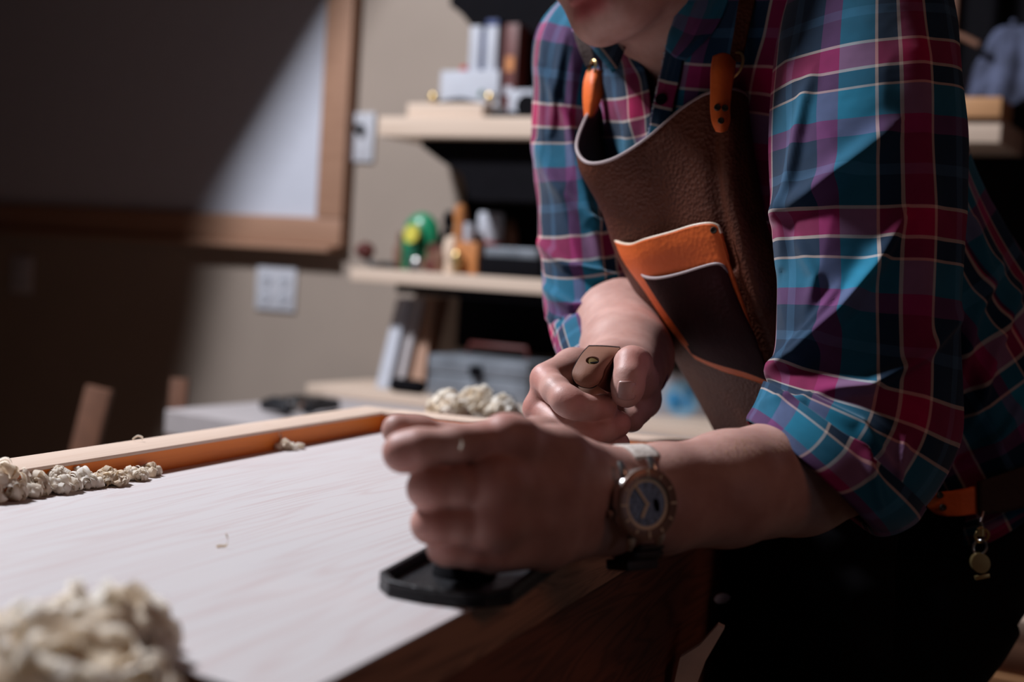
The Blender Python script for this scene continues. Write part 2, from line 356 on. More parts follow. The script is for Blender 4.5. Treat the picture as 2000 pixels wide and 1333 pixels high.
# ------------------------------------------------------------------ whiteboard
t = thing('whiteboard', 'large whiteboard in a wooden frame on the back wall', 'whiteboard', W(300, 250, 0.02))
ur = wuv(632, 250, 0.02)[0]; zb = wuv(500, 420, 0.02)[1]
m = MB(); wbox(m, -2.2, ur, zb, 2.3, 0.002, 0.018); m.build('panel', MAT['white'], t, False)
uo = wuv(676, 300, 0.03)[0]; zo = wuv(560, 478, 0.03)[1]
m = MB(); wbox(m, -2.25, uo, zo, zb, 0.001, 0.035, 0.006); m.build('frame_rail', MAT['frame'], t)
m = MB(); wbox(m, ur, uo, zb, 2.35, 0.001, 0.035, 0.006); m.build('frame_stile', MAT['frame'], t)
m = MB(); wbox(m, -2.0, uo - 0.02, zo - 0.012, zo, 0.001, 0.05, 0.003); m.build('pen_ledge', MAT['frame'], t)

# ------------------------------------------------------------------ wall plates
def plate(name, x0, y0, x1, y1, label, cat, kind):
    u0, u1, z0, z1 = wrect(x0, y0, x1, y1, 0.006)
    t = thing(name, label, cat, WO + WE * (u0 + u1) / 2 + UP * (z0 + z1) / 2)
    m = MB(); wbox(m, u0, u1, z0, z1, 0.0005, 0.007, 0.002); m.build('cover_plate', MAT['plate'], t)
    um = (u0 + u1) / 2; zm = (z0 + z1) / 2
    if kind == 'knob':
        m = MB(); m.lathe(WO + WE * um + UP * (zm + 0.018) + WN * 0.007, WN, [(0.011, 0), (0.0105, 0.012), (0.008, 0.016), (0, 0.017)]); m.build('dimmer_knob', MAT['blackm'], t)
        for s in (-1, 1):
            m = MB(); m.lathe(WO + WE * um + UP * (zm + s * 0.042) + WN * 0.007, WN, [(0.003, 0), (0.0025, 0.001), (0, 0.0012)], 12); m.build('screw', MAT['steel'], t)
    else:
        n = 2 if kind == 'double' else 1
        for i in range(n):
            uc = um + (i - (n - 1) / 2) * (u1 - u0) * 0.45
            for s in (-1, 1):
                m = MB(); m.lathe(WO + WE * uc + UP * (zm + s * 0.020) + WN * 0.007, WN, [(0.0165, 0), (0.016, 0.003), (0, 0.0032)], 20, 0.8); k = m.build('socket', MAT['paper'], t)
                for e in (-1, 1):
                    m = MB(); wbox(m, uc + e * 0.006 - 0.0012, uc + e * 0.006 + 0.0012, zm + s * 0.02 - 0.004, zm + s * 0.02 + 0.004, 0.0101, 0.0106); m.build('slot', MAT['blackm'], t)
    return t
plate('outlet_plate', 500, 522, 577, 607, 'white double outlet plate on the wall below the whiteboard', 'outlet', 'double')
plate('switch_plate', 680, 220, 730, 316, 'white wall plate with dark knob between whiteboard and upper shelf', 'switch', 'knob')
plate('outlet_plate', 22, 500, 62, 572, 'dim outlet plate in the shadow under the left end of the whiteboard', 'outlet', 'single')

# ------------------------------------------------------------------ tool cabinet (dark) and shelves
ub = wuv(905, 300, 0.05)[0]
t = thing('tool_board', 'tall black board fixed to the wall behind the shelves', 'board', WO + WE * 0.5 + UP * 0.8)
zlo = wuv(1000, 690, 0.05)[1]
m = MB(); wbox(m, ub + 0.02, 2.3, zlo, 2.5, 0.001, 0.03); m.build('back_panel', MAT['blackm'], t, False)
m = MB(); wbox(m, ub - 0.002, ub + 0.0195, zlo, 2.5, 0.001, 0.0305, 0.002); m.build('side_panel', MAT['blackm'], t)
a = wuv(880, -10, 0.1)[0]; zt = wuv(930, 45, 0.1)[1]
m = MB()
uc_ = wuv(1800, 20, .1)[0]
poly = [WO + WN * 0.1 + WE * x + UP * z for x, z in ((a, zt + 0.04), (a + 0.03, zt + 0.02), (a + 0.055, zt - 0.005), (a + 0.075, zt - 0.05), (uc_, zt - 0.06), (uc_, zt + 0.5), (a, zt + 0.5))]
m.prism(poly, -WN * 0.065); tag(m.build('hanging_cabinet', MAT['blackm'], None, False), 'black cabinet with a curved lower corner hanging at the top above the books', 'cabinet')

def shelf(name, x0, x1, yref, xref, thick, off, label, mt='shelf'):
    u0 = wuv(x0, yref, off)[0]; u1 = wuv(x1, yref, off)[0] if x1 < 2500 else 2.0
    z = wuv(xref, yref, off)[1]
    t = thing(name, label, 'shelf', WO + WE * u0 + UP * z)
    m = MB(); wbox(m, u0, u1, z - thick, z, 0.031, off, 0.002); m.build('shelf_board', MAT[mt], t)
    return t, u0, u1, z
sh1, su0, su1, sz1 = shelf('shelf', 740, 1957, 228, 900, 0.040, 0.26, 'thick pale upper shelf crossing behind the person, planks and books on it')
sh2, tu0, tu1, sz2 = shelf('shelf', 684, 1600, 533, 850, 0.028, 0.24, 'thin pale lower shelf holding the green bottle and small tools')
m = MB(); us = wuv(830, 280, 0.2)[0]
poly = [WO + WN * 0.033 + WE * x + UP * z for x, z in ((us, sz1 - 0.040), (us, sz1 - 0.055), (us + 0.05, sz1 - 0.085), (us + 0.10, sz1 - 0.11), (us + 0.12, sz1 - 0.16), (us + 0.5, sz1 - 0.16), (us + 0.5, sz1 - 0.040))]
m.prism(poly, WN * 0.18); m.build('bracket', MAT['blackm'], sh1, False)
m = MB(); uv_ = wuv(776, 570, 0.22)[0]; wbox(m, uv_, .9, sz2 - 0.028 - 0.018, sz2 - 0.028, 0.03, 0.225); m.build('bracket', MAT['blackm'], sh2, False)

def at(x0, x1, yt, zb, off):
    """centre-bottom point, width, height of an item seen between x0..x1 with its top at yt, standing at height zb, off the wall by off"""
    xm = (x0 + x1) / 2
    ua = wuv(x0, yt, off)[0]; ub_ = wuv(x1, yt, off)[0]; zt_ = wuv(xm, yt, off)[1]
    return WO + WE * (ua + ub_) / 2 + WN * off + UP * zb, ub_ - ua, max(zt_ - zb, 0.006)
def wb(c, w, h, dp, bev=0.002, lean=0.0):
    m = MB(); ez = UP * math.cos(lean) + WE * math.sin(lean); ex = WE * math.cos(lean) - UP * math.sin(lean)
    return m.box(c + ez * h / 2 + ex * 0 , ex, WN, ez, w / 2, dp / 2, h / 2, bev)

E = 0.0006
# --- upper shelf items
c, w, h = at(815, 962, 206, sz1 + E, 0.207)
t = thing('drawer_box', 'low pale wooden box with two brass knobs on the upper shelf', 'box', c)
wb(c, w, h, 0.074).build('body', MAT['shelf'], t)
kz = sz1 + E + h
for x in (848, 958):
    cc, _, _ = at(x - 5, x + 5, 190, kz, 0.21); m = MB(); m.lathe(cc, UP, [(0.004, 0), (0.004, 0.005), (0.0105, 0.009), (0.0115, 0.016), (0.008, 0.023), (0, 0.025)]); m.build('knob', MAT['brass'], t)
c2, w2, h2 = at(862, 946, 193, kz + E, 0.19)
m = MB(); m.prism([c2 + WE * x + UP * z for x, z in ((-w2 / 2, 0), (w2 / 2, 0), (w2 / 2, h2 * .4), (w2 * .1, h2), (-w2 * .15, h2 * .9), (-w2 / 2, h2 * .4))], WN * 0.02)
tag(m.build('spokeshave', MAT['black']), 'black low tool lying across the pale box between the two brass knobs', 'tool')
c, w, h = at(878, 992, 142, sz1 + E, 0.13)
t = thing('white_box', 'white box with a dark green window behind the brass-knobbed box', 'box', c)
wb(c, w, h, 0.07, 0.004).build('body', MAT['paper'], t)
g = c + WE * w * 0.22 + WN * 0.036 + UP * h * 0.55
m = MB(); m.lathe(g, WN, [(0.008, 0), (0.0075, 0.002), (0, 0.0022)], 20, 0.6); m.build('window', mat('dark_green', (0.01, 0.08, 0.03)), t)
wz = sz1 + E + h + E
c, w, h = at(930, 951, 54, wz, 0.13); tag(wb(c, w, h, 0.045).build('book', MAT['paper'], None), 'white-spined slim book, leftmost of those standing on the white box', 'book', 'books above the upper shelf')
c, w, h = at(953.5, 958, 60, wz, 0.13); tag(wb(c, w, h, 0.045).build('book', MAT['navy'], None), 'thin navy book between the two white-spined books on the white box', 'book', 'books above the upper shelf')
c, w, h = at(961, 984, 42, wz, 0.13)
t = thing('book', 'tall white book with a blue top, standing on the white box', 'book', c, 'books above the upper shelf')
wb(c, w, h * 0.88, 0.045).build('cover', MAT['paper'], t); wb(c + UP * h * 0.88, w, h * 0.12, 0.045).build('blue_band', MAT['navy'], t)
c, w, h = at(998, 1024, 50, sz1 + E, 0.13)
t = thing('book', 'dark red thick book with an orange patch standing beside the white box', 'book', c, 'books above the upper shelf')
wb(c, w, h, 0.045).build('cover', MAT['dkred'], t)
wb(c + UP * h * 0.52 + WN * 0.0235, w * 0.6, h * 0.15, 0.001, 0).build('cover_patch', MAT['amber'], t)
wb(c + UP * h * 0.28 + WN * 0.0235, w * 0.5, h * 0.09, 0.001, 0).build('cover_label', MAT['paper'], t)
c, w, h = at(900, 917, 129, wz, 0.12); m = MB(); m.lathe(c, UP, [(w / 2, 0), (w / 2, h * .7), (w / 4, h), (0, h)]); tag(m.build('red_cap', MAT['red']), 'small red cap on the left edge of the white box', 'cap')
c, w, h = at(917, 928, 124, wz, 0.12); m = MB(); m.lathe(c, UP, [(w / 2, 0), (w / 2, h * .6), (w / 3, h), (0, h)]); tag(m.build('black_cap', MAT['blackm']), 'small black cap beside the red one on the white box', 'cap')
c, w, h = at(966, 1010, 205, sz1 + E, 0.235)
t = thing('block_plane', 'small dark metal plane at the right of the pale box on the upper shelf', 'plane', c)
wb(c, w, h * .45, 0.045).build('sole', MAT['black'], t); m = MB(); m.lathe(c + UP * h * .45 - WE * w * .25, UP, [(w * .14, 0), (w * .18, h * .3), (w * .1, h * .55), (0, h * .6)]); m.build('knob', MAT['steel'], t)
c, w, h = at(1012, 1052, 207, sz1 + E, 0.235); m = MB(); m.lathe(c + UP * w / 2, WN, [(w * .28, -.01), (w / 2, -.01), (w / 2, .01), (w * .28, .01)], 28); tag(m.build('tape_roll', MAT['blackm']), 'black roll standing on edge on the upper shelf beside the shoulder', 'tape')
c, w, h = at(1006, 1060, 178, sz1 + E, 0.17); tag(wb(c, w, h, 0.05, 0.003).build('carton', MAT['paper']), 'grey-white carton partly hidden by the shoulder on the upper shelf', 'box')
# right side of the upper shelf
c, w, h = at(1862, 1968, 197, sz1 + E, 0.22); tag(wb(c, w, h, 0.10).build('plank_offcut', MAT['shelf2']), 'orange wood offcut on the right end of the upper shelf', 'plank')
c, w, h = at(1915, 2080, 80, sz1 + E + 0.034, 0.15)
pk = W(1990, 60, .031); V_ = []; nr, nk = 28, 72
for r_ in range(nr):
    f = r_ / (nr - 1); hw_ = .018 + .075 * f ** .6; hd_ = .010 + .026 * f ** .6; cc_ = pk - UP * (.135 * f) + WN * .045 + WE * .012 * math.sin(3 * f)
    for k in range(nk):
        a_ = 2 * math.pi * k / nk; q_ = 1 + (.10 + .16 * f) * math.sin(7 * a_ + 2.2 * f) + .08 * math.sin(13 * a_ - 3 * f)
        V_.append(cc_ + WE * hw_ * q_ * math.cos(a_) + WN * hd_ * q_ * math.sin(a_) - UP * .010 * f * math.sin(5 * a_))
m = MB(); m.add(V_, [(r_ * nk + k, r_ * nk + (k + 1) % nk, (r_ + 1) * nk + (k + 1) % nk, (r_ + 1) * nk + k) for r_ in range(nr - 1) for k in range(nk)] + [tuple(range(nk)), tuple((nr - 1) * nk + k for k in range(nk))])
m.tube([pk - UP * .004, pk + WN * .045 - UP * .002, pk + WN * .06 + UP * .006], .005, 12)
tag(m.build('hanging_cloth', MAT['bluefab'], None, True, 100), 'dark blue-grey cloth hanging from a peg above the right end of the upper shelf', 'cloth')
c, w, h = at(1845, 1915, 60, sz1 + 0.115, 0.14)
m = MB(); m.tube([W(1850, 62, .12), W(1880, 72, .12), W(1912, 88, .12)], 0.006); tag(m.build('brown_rod', MAT['brown']), 'thin brown rod hanging in the dark at the right behind the shoulder', 'rod')
m = MB(); m.box(W(1858, 20, .115), WE, WN, UP, .012, .01, .16, .002); tag(m.build('upright_batten', MAT['brown']), 'dark brown upright batten behind the near shoulder', 'batten')

# --- lower shelf items
c, w, h = at(697, 733, 470, sz2 + E, 0.17)
t = thing('clamp', 'dark red wooden clamp at the left end of the lower shelf', 'clamp', c)
m = MB(); m.lathe(c + UP * h * .62, WE, [(0, -w * .5), (w * .28, -w * .35), (w * .42, 0), (w * .3, w * .3), (0, w * .5)], 20); m.build('head', MAT['dkred'], t)
m = MB(); m.tube([c + UP * h * .5, c + WE * .012 + UP * h * .2, c + WE * .03 + UP * .004], 0.006); m.build('arm', MAT['black'], t)
c, w, h = at(737, 772, 511, sz2 + E, 0.18); m = MB(); m.lathe(c + UP * h * .5, WE, [(0, -w / 2), (h * .35, -w * .45), (h * .5, -w * .1), (h * .3, 0), (h * .5, w * .2), (h * .35, w * .5), (0, w * .5)], 20); tag(m.build('steel_hand_tool', MAT['black']), 'low dark steel tool lying between the red clamp and brown bottle', 'tool')
c, w, h = at(773, 791, 455, sz2 + E, 0.16); m = MB(); m.lathe(c, UP, [(w / 2, 0), (w / 2, h * .6), (w * .25, h * .72), (w * .22, h), (0, h)], 20); tag(m.build('brown_bottle', MAT['brown']), 'narrow dark brown bottle just left of the green one', 'bottle')
c, w, h = at(794, 858, 415, sz2 + E, 0.15)
t = thing('glue_bottle', 'green round-topped bottle with a yellow round label', 'bottle', c)
m = MB(); m.lathe(c, UP, [(w * .44, 0), (w * .5, h * .05), (w * .5, h * .62), (w * .44, h * .8), (w * .3, h * .92), (w * .12, h * .99), (0, h)], 32, 0.6); m.build('body', MAT['green'], t)
m = MB(); m.lathe(c + WN * w * .505 * .97 + UP * h * .62, WN, [(w * .24, -.01), (w * .24, .002), (0, .003)], 24, 0.85); m.build('label', MAT['yellow'], t)
m = MB(); m.lathe(c + WN * w * .5 + UP * h * .28, WN, [(w * .30, -.02), (w * .30, .0015), (0, .002)], 4, 0.7); m.build('label', mat('deep_green', (0.0, 0.09, 0.045)), t)
c, w, h = at(800, 836, 505, sz2 + E, 0.215); m = MB(); m.lathe(c, UP, [(w / 2, 0), (w * .52, h * .5), (w * .4, h), (0, h)], 24); tag(m.build('glass_jar_lid', MAT['steel']), 'small silvery lid in front of the green bottle', 'lid')
c, w, h = at(838, 860, 474, sz2 + E, 0.205); m = MB(); m.lathe(c, UP, [(w * .45, 0), (w * .5, h * .3), (w * .3, h * .55), (w * .5, h * .75), (w * .4, h * .95), (0, h)], 24); tag(m.build('turned_peg', MAT['dkred']), 'reddish turned wooden peg at the right foot of the green bottle', 'peg')
c, w, h = at(866, 890, 412, sz2 + E, 0.13); m = MB(); m.lathe(c, UP, [(w * .5, 0), (w * .55, h * .6), (w * .3, h * .72), (w * .48, h * .85), (w * .2, h), (0, h)], 24); tag(m.build('dark_bottle', MAT['blackm']), 'dark bottle with a greyish cap between green bottle and orange handle', 'bottle')
c, w, h = at(845, 878, 486, sz2 + E, 0.19); tag(wb(c, w, h, 0.05, 0.004).build('brown_block', MAT['brown']), 'dark brown block behind the brass ball, right of the green bottle', 'block')
c, w, h = at(889, 912, 398, sz2 + E, 0.15); m = MB(); m.lathe(c, UP, [(w * .45, 0), (w * .5, h * .5), (w * .34, h * .7), (w * .5, h * .82), (w * .4, h * .96), (0, h)], 24); tag(m.build('mallet_handle', MAT['amber']), 'tall orange turned wooden handle standing on the lower shelf', 'handle')
c, w, h = at(869, 898, 460, sz2 + E, 0.20); m = MB(); m.lathe(c, UP, [(w * .4, 0), (w * .34, h * .3), (w * .5, h * .68), (w * .38, h * .93), (0, h)], 24); tag(m.build('cream_knob', MAT['cream']), 'cream rounded wooden knob in front of the orange handle', 'knob')
c, w, h = at(883, 904, 490, sz2 + E, 0.225); m = MB(); m.lathe(c, UP, [(w * .3, 0), (w * .22, h * .25), (w * .48, h * .5), (w * .5, h * .75), (w * .3, h * .95), (0, h)], 24); tag(m.build('brass_knob', MAT['brass']), 'shiny brass ball knob at the front edge of the lower shelf', 'knob')
c, w, h = at(903, 948, 474, sz2 + E, 0.18); tag(wb(c, w, h, 0.06, 0.003).build('wooden_box', MAT['amber']), 'orange-brown wooden box on the lower shelf under the small white cup', 'box')
bz = sz2 + E + h + E
c, w, h = at(908, 927, 436, bz, 0.18); m = MB(); m.lathe(c, UP, [(w * .42, 0), (w * .5, h * .4), (w * .5, h), (0, h)], 24); tag(m.build('small_cup', MAT['paper']), 'small bluish white cup standing on the orange-brown box', 'cup')
c, w, h = at(936, 990, 489, sz2 + E, 0.13); hh = h; tag(wb(c, w, h, 0.06, 0.003).build('brown_case', MAT['brown']), 'brown case under the white tub on the lower shelf', 'box')
c, w, h = at(938, 982, 415, sz2 + E + hh + E, 0.13)
t = thing('white_tub', 'white tub with a red base on the lower shelf', 'tub', c)
m = MB(); m.lathe(c, UP, [(w * .42, 0), (w * .46, h * .22)], 28); m.build('red_band', MAT['red'], t)
m = MB(); m.lathe(c + UP * h * .22, UP, [(w * .46, 0), (w * .5, h * .3), (w * .5, h * .7), (w * .45, h * .77), (0, h * .78)], 28); m.build('body', MAT['paper'], t)
c, w, h = at(985, 1012, 425, sz2 + E, 0.10); m = MB(); m.lathe(c, UP, [(w * .5, 0), (w * .5, h * .7), (w * .3, h * .9), (0, h)], 24); tag(m.build('brown_jar', MAT['brown']), 'dark brown jar to the right of the white tub', 'jar')
c, w, h = at(955, 1075, 505, sz2 + E, 0.18)
t = thing('tool_case', 'black case with a grey top edge on the lower shelf beside the elbow', 'case', c)
wb(c, w, h, 0.08, 0.004).build('body', MAT['blackm'], t); wb(c + UP * h, w * .86, 0.020, 0.075, 0.004).build('lid', MAT['grey'], t)

# ------------------------------------------------------------------ low wall bench, what lies on it
BZ = 0.783
bp0 = G(322, 800, BZ)
t = thing('side_bench', 'low wooden bench along the back wall, behind the rail', 'bench', (float(bp0[0]), float(bp0[1]), 0))
o_l = (WO - bp0) @ -WN; ul = (bp0 - WO) @ WE
poly = [bp0, WO + WE * ul + WN * .03 + UP * BZ, WO + WE * .78 + WN * .03 + UP * BZ, WO + WE * .78 + WN * .62 + UP * BZ, G(700, 860, BZ)]
m = MB(); m.prism([np.array([p[0], p[1], BZ]) for p in poly], (0, 0, -0.045)); m.build('top', MAT['slab'], t, False, bevel=0.003)
for p in (bp0 + 0.12 * WE, WO + WE * .7 + WN * .3, WO + WE * (ul + .1) + WN * .08):
    m = MB(); m.box((p[0], p[1], (BZ - .045) / 2), WE, WN, UP, .03, .03, (BZ - .045) / 2, .002); m.build('leg', MAT['brown'], t)
# stacked pale plank
p = G(660, 780, BZ)
m = MB(); wbox(m, wuv(652, 770, .17)[0], .74, BZ + E, BZ + .022, .03, .27, .002)
tag(m.build('plank', MAT['shelf']), 'pale plank lying on the side bench under the grey toolbox', 'plank')
PZ = BZ + .022 + E
# strap clamp / scissors
def onbench(px, py, z): return G(px, py, z)
q0 = onbench(585, 796, BZ + .012)
t = thing('spring_clamp', 'dark spring clamp lying on the grey side bench', 'clamp', q0)
for (a, b_) in (((515, 792), (565, 800)), ((600, 800), (655, 790))):
    A, B = onbench(*a, BZ + .014), onbench(*b_, BZ + .014)
    m = MB(); m.tube([A, A * .6 + B * .4 + UP * .006, B], [.010, .014, .011], 14); m.build('jaw', MAT['black'], t)
m = MB(); m.lathe(q0, UP, [(.016, -.011), (.018, 0), (.012, .014), (0, .016)], 20); m.build('pivot', MAT['steel'], t)
m = MB(); m.tube([onbench(530, 783, BZ + .012), onbench(580, 778, BZ + .03), onbench(640, 784, BZ + .012)], .006); m.build('spring', MAT['black'], t)
# leaning boards
def lean(name, xb0, xb1, xt0, xt1, yb, yt, off, mt, label, cat='board', thick=.016):
    zb_ = PZ
    A = W(xb0, yb, off + .05); B = W(xb1, yb, off + .05); C = W(xt1, yt, off - .02); D = W(xt0, yt, off - .02)
    A[2] = B[2] = zb_
    m = MB(); m.prism([A, B, C, D], -WN * thick); return tag(m.build(name, MAT[mt], None, False, bevel=.0015), label, cat)
lean('leaning_board', 733, 758, 775, 797, 757, 582, .155, 'paper', 'white board leaning at the left under the lower shelf')
lean('leaning_board', 757, 784, 798, 824, 757, 582, .135, 'slab', 'grey-brown board leaning just right of the white one')
lean('leaning_board', 785, 826, 826, 848, 745, 582, .115, 'frame', 'brown board leaning third from the left under the lower shelf')
lean('leaning_board', 828, 836, 850, 872, 690, 582, .09, 'brown', 'dark brown narrow board leaning rightmost under the lower shelf')
c, w, h = at(765, 828, 740, PZ, .235); m = MB(); m.lathe(c + UP * h * .5 - WE * w / 2, WE, [(0, 0), (h * .4, .002), (h * .5, .01), (h * .5, w - .01), (h * .4, w), (0, w)], 28); tag(m.build('sanding_cylinder', MAT['blackm']), 'short black cylinder lying at the foot of the leaning boards', 'cylinder')
c, w, h = at(836, 1035, 700, PZ, .24); c = c - WN * .08
t = thing('toolbox', 'grey metal toolbox with a dark latch on the side bench', 'toolbox', c)
wb(c, w, h * .55, .16, .006).build('body', MAT['grey'], t)
wb(c + UP * (h * .56), w * 1.0, h * .44, .165, .008).build('lid', MAT['grey'], t)
wb(c + UP * h * .55 + WN * .086 - WE * .0, w * .11, h * .28, .012, .002).build('latch', MAT['blackm'], t)
wb(c + UP * h * .02 + WN * .083 + WE * w * .18, w * .36, h * .16, .006, .001).build('drawer_pull', MAT['blackm'], t)
m = MB(); hz = c + UP * (h + .004); m.tube([hz - WE * w * .3, hz - WE * w * .28 + UP * .018, hz + WE * w * .28 + UP * .018, hz + WE * w * .3], .005); m.build('handle', MAT['dkred'], t)
# posts in the dark
def post(xt, yt, xb, yb, wpx, d, label, mt='brown'):
    A = P(xt, yt, d); B = P(xb, yb, d); dr = (B - A) / np.linalg.norm(B - A); B = A + dr * (A[2] / -dr[2])
    m = MB(); ex = np.cross(dr, [0, 1, 0]); ex /= np.linalg.norm(ex); ey = np.cross(dr, ex); L_ = np.linalg.norm(B - A)
    m.box((A + B) / 2, ex, ey, dr, wpx / FPX * d / 2, .012, L_ / 2, .002)
    return tag(m.build('leaning_plank', MAT[mt], None), label, 'plank')
post(195, 758, 165, 880, 50, 2.6, 'brown plank leaning in the dark at far left behind the rail', 'brown')
post(352, 740, 345, 830, 34, 2.85, 'short brown plank end just above the left end of the side bench')
# blue and white package
pb = G(1335, 838, .80); 
A, B = G(1262, 832, BZ + .001), G(1402, 838, BZ + .001); B = A + (B - A) * (140 / FPX * A[1]) / np.linalg.norm(B - A)
hgt = 106 / FPX * A[1]
ex = (B - A); wd = np.linalg.norm(ex); ex = ex / wd; ex[2] = 0; ex /= np.linalg.norm(ex); ey = np.cross(UP, ex)
t = thing('package', 'white package with a round blue print behind the fists', 'package', (A + B) / 2)
m = MB(); cc = (A + B) / 2 + UP * hgt / 2 + ey * .03; m.box(cc, ex, ey, UP, wd / 2, .03, hgt / 2, .003); m.build('carton', MAT['paper'], t)
fr = cc - ey * .0302
rr = random.Random(4)
m = MB(); m.lathe(fr - ex * .000 + UP * .004, -ey, [(.036, -.001), (.036, .0004), (0, .0005)], 32); m.build('blue_print', mat('light_blue_print', (.25, .50, .72)), t)
m = MB()
for k in range(5):
    m.lathe(fr + ex * rr.uniform(-.018, .018) + UP * (rr.uniform(-.016, .018) + .004) - ey * .0006, -ey, [(rr.uniform(.008, .013), 0), (.007, .0004), (0, .0004)], 9, rr.uniform(.6, 1.4))
m.build('print_mark', MAT['blue'], t)
m = MB(); m.box(cc - ey * .0303 - UP * (hgt / 2 - .006), ex, ey, UP, wd / 2 * .96, .0004, .004); m.build('teal_stripe', mat('teal', (.06, .25, .28)), t)
# lower right: rails of a stool / shelf unit
t = thing('slatted_rack', 'brown slatted wooden rack at lower right behind the trousers', 'rack', P(1950, 1250, 2.0) * np.array([1, 1, 0]))
def bar(a, b_, d, r, name, mt):
    A, B = P(*a, d), P(*b_, d); m = MB(); dr = (B - A); L_ = np.linalg.norm(dr); dr /= L_; ey = np.cross(dr, UP); ey /= np.linalg.norm(ey); ez = np.cross(ey, dr)
    m.box((A + B) / 2, dr, ey, ez, L_ / 2, .02, r, .004); m.build(name, MAT[mt], t)
bar((1700, 1165), (2150, 1265), 2.0, .017, 'rail', 'shelf'); bar((1700, 1285), (2150, 1372), 2.0, .014, 'rail', 'shelf2')
bar((1700, 1020), (2150, 1110), 2.06, .06, 'panel', 'frame'); bar((1650, 1215), (2150, 1318), 2.06, .03, 'panel', 'frame'); bar((1650, 1340), (2150, 1440), 2.06, .03, 'panel', 'frame')
A = P(2080, 1400, 2.0); m = MB(); m.box((A[0], A[1] + .04, .45), (1, 0, 0), (0, 1, 0), UP, .02, .02, .45, .002); m.build('post', MAT['frame'], t)
# added sliver standing in for bright background between bench and trousers
D_ = 1.12
m = MB(); m.prism([P(x, y, D_) for x, y in ((1402, 1222), (1415, 1228), (1378, 1292), (1345, 1380), (1280, 1600), (1240, 1600), (1318, 1330), (1328, 1286), (1366, 1262))], (0.002, .010, 0)); tag(m.build('pale_sliver', MAT['cream'], None, False), 'pale slanted sliver standing in for the bright gap by the dark trousers', 'sliver')
m = MB(); m.lathe(P(1411, 1170, 1.245), (.2, -1, 0), [(0.004, -.004), (.0045, 0), (0, .002)], 14, 1.7); tag(m.build('white_speck', MAT['paper']), 'tiny white speck by the bench side above the pale sliver', 'screw')  # small white disc set above the sliver

# ------------------------------------------------------------------ the workbench and the board
TZ = 0.90
def gt(px, py, z=TZ): return G(px, py, z)
a0 = gt(901, 1198); rm = gt(745, 840)
sR = (a0 @ B2); sL = (rm @ B2); lE = (rm @ B1)
def BP(l, s, z): return B1 * l + B2 * s + UP * z
def bbox(mb, l0, l1, s0, s1, z0, z1, bev=0.0):
    return mb.box(BP((l0 + l1) / 2, (s0 + s1) / 2, (z0 + z1) / 2), B1, B2, UP, abs(l1 - l0) / 2, abs(s1 - s0) / 2, abs(z1 - z0) / 2, bev)
t = thing('workbench', 'wooden workbench with a raised rail around the board', 'workbench', BP(.7, (sL + sR) / 2, 0))
rw = .040; RH = .0185
m = MB(); bbox(m, -.3, lE + rw, sL - rw, sL, TZ - .12, TZ + RH - .003); m.build('rail', MAT['rimside'], t, False)
m = MB(); bbox(m, -.3, lE + rw, sL - rw, sL + .0006, TZ + RH - .003, TZ + RH, .001); m.build('rail_cap', MAT['rimtop'], t)
m = MB(); bbox(m, lE, lE + rw, sL + .0002, sR - .002, TZ - .04, TZ + RH - .003); m.build('end_rail', MAT['rimside'], t, False)
m = MB(); bbox(m, lE - .0005, lE + rw, sL + .0008, sR - .002, TZ + RH - .003, TZ + RH, .001); m.build('end_rail_cap', MAT['rimtop'], t)
BT = .030
n0_ = gt(284, 1286); n1_ = gt(610, 1384); nl = n1_ @ B1; ns = n0_ @ B2; nl0 = n0_ @ B1
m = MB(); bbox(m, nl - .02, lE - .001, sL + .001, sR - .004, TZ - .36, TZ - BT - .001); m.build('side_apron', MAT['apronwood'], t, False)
for (l, s) in ((nl + .1, sL + .05), (nl + .1, sR - .06), (lE - .1, sL + .05), (lE - .1, sR - .06)):
    m = MB(); bbox(m, l - .035, l + .035, s - .035, s + .035, 0, TZ - .36, .003); m.build('leg', MAT['apronwood'], t)
# board: top layer face is bright pine, edge brown
out = [BP(nl, sR, 0), BP(lE - .002, sR, 0), BP(lE - .002, sL + .002, 0), BP(-.3, sL + .002, 0), BP(-.3, ns, 0), BP(nl0, ns, 0)]
def slab(poly, z0, z1, name, mt, parent):
    m = MB(); m.prism([np.array([p[0], p[1], z1]) for p in poly], (0, 0, z0 - z1)); return m.build(name, MAT[mt], parent, False)
t = thing('pine_board', 'wide pale pine board being planed on the workbench', 'board', BP(.7, (sL + sR) / 2, TZ - BT))
slab(out, TZ - .0012, TZ, 'planed_face', 'pine', t)
slab(out, TZ - BT, TZ - .0013, 'board_edge', 'cherry', t)
# ------------------------------------------------------------------ the person: one continuous body surface
class Prim:
    """capsule with two radii"""
    def __init__(s, a, b, ra, rb):
        s.a = np.asarray(a, float); s.b = np.asarray(b, float); s.ra = ra; s.rb = rb
        s.c = (s.a + s.b) / 2; s.R = np.linalg.norm(s.b - s.a) / 2 + max(ra, rb)
    def d(s, p):
        ab = s.b - s.a; L2 = ab @ ab + 1e-12
        q = p - s.a; t = np.clip(q @ ab / L2, 0, 1)
        q = q - t[:, None] * ab
        return np.sqrt(np.einsum('ij,ij->i', q, q)) - (s.ra + (s.rb - s.ra) * t)
class Ell:
    def __init__(s, c, axes, r):
        s.c = np.asarray(c, float); s.A = np.asarray(axes, float); s.r = np.asarray(r, float); s.R = max(r)
    def d(s, p):
        q = (p - s.c) @ s.A.T
        k0 = np.sqrt(((q / s.r) ** 2).sum(1)); k1 = np.sqrt(((q / s.r ** 2) ** 2).sum(1))
        return np.where(k0 < 1e-6, -min(s.r), k0 * (k0 - 1) / np.maximum(k1, 1e-9))
def smin(a, b, k):
    h = np.maximum(k - np.abs(a - b), 0) / k
    return np.minimum(a, b) - h * h * k * 0.25
